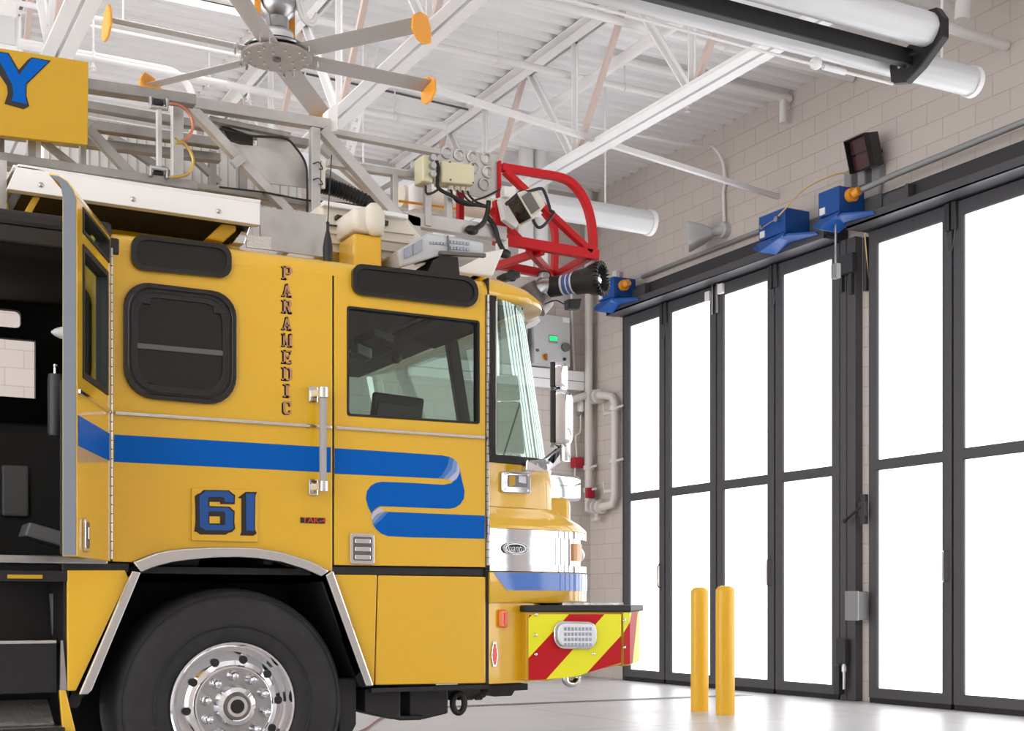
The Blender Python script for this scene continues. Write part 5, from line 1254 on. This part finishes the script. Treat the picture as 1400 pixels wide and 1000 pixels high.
# corrugated black hose
P = [onY(x, y, L2+.25) for x, y in ((438, 252), (470, 262), (515, 282))]
sp2 = spline(P, 28); k = pxm(P[0])
MB().tube(sp2, [(10.5 if i % 3 else 12.5)*k*(1-.2*i/len(sp2)) for i in range(len(sp2))], 16).build('corrugated_hose', 'black', mid, smooth=20)
# third section and its far partner
fly = part_strip('ladder_fly', 'alu', 455, 181.5, 600, 209, L3, 8, .05, TR)
part_strip('inner_rail', 'alu', 447, 223, 602, 247, L3+.1, 9, .05, fly)
part_strip('post', 'alu', 539, 240, 539, 292, L3+.08, 8, .04, fly)
part_strip('post', 'alu', 584, 232, 584, 310, L3-.02, 9, .04, fly)
part_strip('post', 'alu', 613, 262, 613, 312, L3+.0, 9, .04, fly)
part_strip('lower_rail', 'alu', 548, 299, 690, 321, L3, 19, .06, fly)
part_strip('brace', 'alu', 438, 200, 560, 312, L3+.12, 11, .04, fly)
part_strip('brace', 'alu', 590, 218, 520, 260, L3+.3, 7, .03, fly)
MB().prism(Yp([(548, 290), (575, 298), (575, 330), (560, 322)], L3-.03), (0, .05, 0)).build('lattice_gusset', 'alu', fly, smooth=0)
# far truss of the ladder
far = part_strip('ladder_rail', 'alu_dull', -40, 118, 420, 197, LF, 11, .06, TR)
part_strip('lower_rail', 'alu_dull', -40, 222, 430, 285, LF, 8, .06, far)
part_strip('middle_rail', 'alu_dull', -40, 150, 300, 197, LF-.4, 13, .06, far)
part_strip('middle_rail', 'alu_dull', -40, 178, 300, 217, LF-.3, 12, .06, far)
for x0, y0, x1, y1, w in ((150, 185, 240, 245, 10), (252, 205, 300, 250, 9), (290, 207, 290, 262, 10), (332, 215, 332, 268, 11), (360, 190, 420, 250, 8), (445, 235, 520, 285, 8)):
    part_strip('brace', 'alu_dull', x0, y0, x1, y1, LF-.02, w, .04, far)
mb = MB()
for i in range(6):
    x = .7+i*.33; mb.cyl((x, L1+.05, 2.93), (x, LF, 2.93), .02, 8)
mb.build('rungs', 'alu_dull', far)
# white panelled locker beyond the near truss
p0, p1 = onY(60, 262, LF+.12), onY(412, 262, LF+.12)
lk = MB().box(p0.x, p1.x, LF+.12, LF+.3, 3.36, 3.78).build('ladder_locker', 'white_paint', TR, smooth=0)
mb = MB()
for i in range(28): x = p0.x+.03+i*(p1.x-p0.x-.06)/27; mb.box(x-.003, x+.003, LF+.114, LF+.12, 3.37, 3.77)
mb.build('panel_seams', 'cabinet', lk, smooth=0)
# round white waterway with orange band under the fly section
wy = MB().cyl(onY(548, 268, 7.35), onY(690, 289, 7.35), 15*pxm(onY(600, 272, 7.35)), 20).build('waterway', 'white_paint', TR)
mb = MB(); strip(mb, 545, 275, 632, 287, 7.12, 3.2, .004); mb.build('waterway_band', 'orange', wy, smooth=0)
wy.data.materials[0] = MATS['cream']
mb = MB().lathe([(0, 0), (12*pxm(wy.location+Vector((3, 6.9, 3))), .02), (.05, .1), (.05, .17)], onY(570, 250, 7.2), (0, 0, -1), 18); mb.build('waterway_cap', 'white', wy)

# ---- tip of the ladder: drilled plate, junction boxes, cables
TP = 6.80
def circ(x, y, r, n=18): return [(x+math.cos(2*PI*i/n)*r*1.08, y+math.sin(2*PI*i/n)*r) for i in range(n)]
hs = [(611, 208.5), (628, 212), (646, 214.5), (665, 217), (667, 235)]
mb = MB(); plate(mb, [(599, 201), (680, 212), (680, 265), (664, 272), (640, 266), (601, 250)], TP, .012, [circ(x, y, 5.2) for x, y in hs])
tp_ = mb.build('tip_plate', 'alu', TR, smooth=0)
for x, y in hs + [(662, 252), (648, 229)]:
    c = onY(x, y, TP-.004); r_ = 7.6*pxm(c)
    MB().tube([c+Vector((math.cos(a)*r_, 0, math.sin(a)*r_)) for a in [2*PI*i/24 for i in range(24)]], .006, 8, True).build('hole_rim', 'alu', tp_)
def jbox(q, Y, th, m='beige'):
    mb = MB(); plate(mb, q, Y, th); return mb.build('junction_box', m, TR, smooth=0, bevel=.008)
j1 = jbox([(604, 219.5), (649, 225), (649, 253), (604, 249)], TP-.12, .11)
for x, y in ((615, 221.5), (647, 225.5), (616, 246), (647, 250)):
    MB().cyl(onY(x, y, TP-.124), onY(x, y, TP-.118), .006, 8).build('screw', 'alu_dark', j1)
for i, x in enumerate((616, 625, 632, 639)):
    a = onY(x, 251+i*.6, TP-.06); MB().cyl(a, a-Vector((0, 0, .04)), .016, 10).build('cable_gland', 'cream', j1)
    cable([(x, 259+i*.6), (x+3, 268), (x+9+i, 276), (x+24, 281), (666, 281)], TP-.07, 1.5, 6).build('cable', 'black', j1)
j2 = jbox([(578, 211), (592, 213.5), (592, 250), (578, 247)], TP-.14, .12)
for y in (217, 228, 239.5):
    a = onY(590, y, TP-.14); MB().cyl(a, a+Vector((.0, -.03, 0)), .018, 10).build('cable_gland', 'steel', j2)
cable([(597, 220), (599, 232), (598, 246), (600, 258), (618, 268), (640, 278), (668, 283)], TP-.1, 2.6, 8).build('cable_loom', 'black', j2)
cable([(582, 254), (583, 264), (591, 264), (601, 258)], TP-.1, 1.6, 6).build('cable', 'black', j2)
cable([(646, 275), (664, 269), (684, 259)], TP-.1, 1.4, 6).build('cable', 'black', j2)
cable([(668, 275), (666, 292), (659, 307), (645, 315)], TP-.1, 3.4, 8).build('cable_loom', 'black', j2)
cable([(666, 296), (676, 310), (682, 330), (690, 346)], TP-.1, 3.6, 8).build('cable_loom', 'black', j2)
for x, y in ((645, 315), (690, 347)):
    MB().ball(onY(x, y, TP-.1), .035, 12, (1.2, .7, .8)).build('cable_boot', 'black', j2)
mb = MB(); plate(mb, [(680, 332), (695, 325), (695, 352), (681, 352)], TP-.04, .03); mb.build('outlet_plate', 'white', TR, smooth=0, bevel=.004)
# ---- red end frame
RF = TP
red = MB()
hoop = [(686, 229), (730, 236.5), (768, 243.5), (786, 255), (800, 276), (808, 303), (810.5, 330), (809.5, 351)]
P = spline([onY(x, y, RF) for x, y in hoop], 6); k = pxm(P[0])
def square_tube(mb, P, w, th):
    rings = []
    for i, p in enumerate(P):
        t = (P[min(i+1, len(P)-1)]-P[max(i-1, 0)]).normalized(); s = t.cross(Vector((0, 1, 0))).normalized()
        rings.append([p+s*w*a+Vector((0, th*b, 0)) for a, b in ((-1, -1), (1, -1), (1, 1), (-1, 1))])
    return mb.loft(rings)
rf = square_tube(MB(), P, 5.2*k, .022).build('end_frame', 'red', TR, smooth=30, bevel=.003)
def rbar(x0, y0, x1, y1, w, Y0=RF, Y1=None, th=.045):
    a = onY(x0, y0, Y0); b = onY(x1, y1, Y0 if Y1 is None else Y1)
    return MB().bar(a, b, w*pxm(a), th, (0, 1, 0) if Y1 is None else (0, 0, 1)).build('frame_bar', 'red', rf, smooth=0, bevel=.003)
rbar(681.5, 221, 681.5, 270, 4)
rbar(683, 327, 817, 350, 14)
rbar(690, 234, 808, 345, 8.5)
rbar(679, 275, 679, 335, 9, RF+.02)
rbar(670, 286, 712, 330, 8, RF+.03)
rbar(629, 262, 629, 310, 8, RF+.2)
P = spline([onY(x, y, RF+.42) for x, y in ((744, 290), (755, 305), (759, 325), (758, 372))], 6)
square_tube(MB(), P, 4.2*k, .022).build('frame_bar', 'red', rf, smooth=30, bevel=.003)
rbar(668, 360, 768, 379, 11, RF+.44)
rbar(742, 343, 676, 365, 8, RF, RF+.44)
rbar(722, 341, 756, 378, 8, RF+.02, RF+.42)
rbar(806, 351, 758, 378, 9, RF, RF+.44)
# spotlight with its black roll cage
SPC = Vector(onY(718, 281, TP-.16)); 
ux = Vector((.80, 0, .60)); uz = Vector((-.60, 0, .80)); uy = Vector((0, 1, 0))
bk = MB(); plate(bk, [(684, 272), (700, 262), (712, 300), (706, 312), (690, 300)], TP-.06, .05); plate(bk, [(690, 254), (706, 256), (704, 272), (690, 268)], TP-.1, .06)
bk = bk.build('light_bracket', 'white', TR, smooth=0, bevel=.006)
k = pxm(SPC)
sb = MB().loft([[SPC+ux*a+uy*b*s_+uz*c*s_ for b, c in ((-.07, -.075), (.07, -.075), (.07, .075), (-.07, .075))] for a, s_ in ((-.05, 1.12), (-.045, 1.12), (.02, .95), (.085, .8))]).build('spotlight', 'cream', TR, smooth=0, bevel=.006)
MB().obox(SPC-ux*.012+uy*-.082, ux*.032, uy*.004, uz*.055).build('lens', 'alu_dark', sb, smooth=0)
MB().obox(SPC-ux*.053, ux*.004, uy*.065, uz*.07).build('reflector', 'dark_glass', sb, smooth=0)
cable([(693, 277), (702, 280), (708, 277), (696, 276), (693, 279), (712, 262), (722, 262), (738, 258), (744, 262), (751, 282), (752, 288), (757, 292), (744, 308), (736, 311), (730, 304), (729, 299)], TP-.22, 2.2, 8).build('roll_cage', 'black', sb)

# ---- water monitor below the tip
MN = 7.05
def mp(x, y): return onY(x, y, MN)
axis = Vector((.56, -.825, .045)).normalized(); o = mp(752, 393); k = pxm(o)
L = lambda x: (x-752)*k*1.07
nz = MB().lathe([(0, 0), (14*k, 0), (14*k, L(767)), (13*k, L(769)), (13*k, L(786)), (16*k, L(789)), (17*k, L(804)), (20*k, L(810)), (21.5*k, L(816)), (21.5*k, L(823)), (17*k, L(824)), (15*k, L(816)), (0, L(814))], o, axis, 36).build('nozzle', 'rubber', TR, smooth=30)
MB().lathe([(13.3*k, L(770)), (13.5*k, L(771)), (13.5*k, L(785)), (13.3*k, L(786))], o, axis, 36, ).build('nozzle_band', 'label_white', nz)
MB().lathe([(13.8*k, L(773)), (13.9*k, L(774)), (13.9*k, L(777)), (13.8*k, L(778))], o, axis, 30).lathe([(13.8*k, L(780)), (13.9*k, L(781)), (13.9*k, L(783)), (13.8*k, L(784))], o, axis, 30).build('band_marks', 'label_blue', nz)
mb = MB(); u = axis.orthogonal().normalized(); w = axis.cross(u)
for i in range(26):
    a = 2*PI*i/26; d = u*math.cos(a)+w*math.sin(a); mb.obox(o+axis*L(823.5)+d*20.5*k, axis*.014, d*.012, axis.cross(d)*.006)
mb.build('nozzle_teeth', 'black', nz, smooth=0)
MB().lathe([(0, L(823)), (6*k, L(822)), (9*k, L(815))], o, axis, 20).build('nozzle_tip', 'chrome', nz)
mb = MB(); plate(mb, [(777, 409), (796, 408), (793, 423), (778, 422)], MN-.02, .06); mb.build('nozzle_actuator', 'black', nz, smooth=0, bevel=.006)
P = spline([mp(756, 393), mp(742, 391), mp(730, 396), mp(727, 412), mp(724, 424)], 6)
el = MB().tube(P, 12*k, 18).build('monitor_elbow', 'steel', TR)
MB().tube([mp(724, 424), Vector((mp(716, 430).x, MN, 2.72)), Vector((3.28, MN, 2.60))], 9*k, 14).build('monitor_riser', 'steel', el)
MB().tube([mp(718, 390), mp(733, 418)], 14.5*k, 18).build('elbow_flange', 'alu_dark', el)
MB().cyl(mp(736, 424), mp(748, 410), .05, 14).build('monitor_motor', 'alu_dull', el)
cable([(735, 378), (738, 372), (750, 372), (754, 382)], MN-.1, 1.2, 6).build('monitor_cable', 'black', el)
cable([(745, 416), (760, 411), (772, 416), (778, 410)], MN-.05, .9, 6).build('monitor_cable', 'black', el)
MB().box(mp(738, 384).x, mp(748, 384).x, MN-.03, MN+.03, mp(740, 384).z-.01, mp(740, 372).z).build('monitor_mount', 'steel', el, smooth=0, bevel=.006)

# ---- yellow name board on the ladder side
SY = 6.36
br = MB().prism(Yp([(-150, 42), (121, 84.5), (120, 198.5), (-150, 168)], SY), (0, .03, 0)).build('name_board', 'sign_yellow', TR, smooth=0, bevel=.004)
def Bd(pts, o): 
    P = [onY(x*.15, 50+y*.15, SY) for x, y in pts]
    for p in P: p.y -= o
    return P
MB().sheet(Bd([(-90, 125), (80, 152), (170, 305), (250, 215), (290, 190), (462, 222), (242, 438), (240, 540), (266, 635), (215, 664), (40, 615), (70, 520), (62, 452), (-30, 310), (-120, 160)], .002)).build('letter_shadow', 'letter_black', br, smooth=0)
MB().sheet(Bd([(-80, 133), (70, 160), (174, 350), (292, 200), (442, 228), (232, 432), (230, 545), (245, 620), (102, 588), (122, 520), (108, 440), (0, 235)], .004)).build('letter', 'blue', br, smooth=0)
# ================================================================== CAMERA AND LIGHT
cam = bpy.data.cameras.new('camera'); co = bpy.data.objects.new('camera', cam); COL.objects.link(co)
co.location = CAM
zax = -FWD; xax = RGT; yax = Vector((0, 0, 1))
co.matrix_world = Matrix(((xax.x, yax.x, zax.x, CAM.x), (xax.y, yax.y, zax.y, CAM.y), (xax.z, yax.z, zax.z, CAM.z), (0, 0, 0, 1)))
cam.sensor_fit = 'HORIZONTAL'; cam.sensor_width = 36.0; cam.lens = 36.0*FOC/1400.0
cam.shift_x = 0.0; cam.shift_y = (HOR-500.0)/1400.0
cam.clip_start = .05; cam.clip_end = 100
SC.camera = co
w = bpy.data.worlds.new('overcast_daylight'); SC.world = w; w.use_nodes = True
bg = w.node_tree.nodes['Background']; bg.inputs['Color'].default_value = (1.0, .995, .99, 1); bg.inputs['Strength'].default_value = WORLD
SC.view_settings.view_transform = 'Standard'; SC.view_settings.look = 'None'
SC.view_settings.exposure = EXPO; SC.view_settings.gamma = 1.0; SC.view_settings.use_curve_mapping = False
MATS['pane'].node_tree.nodes['Principled BSDF'].inputs['Emission Strength'].default_value = PANE
cy = SC.cycles
cy.max_bounces = 8; cy.diffuse_bounces = 4; cy.glossy_bounces = 4; cy.transparent_max_bounces = 12; cy.transmission_bounces = 4
cy.caustics_reflective = False; cy.caustics_refractive = False; cy.sample_clamp_indirect = 8
cy.use_denoising = True
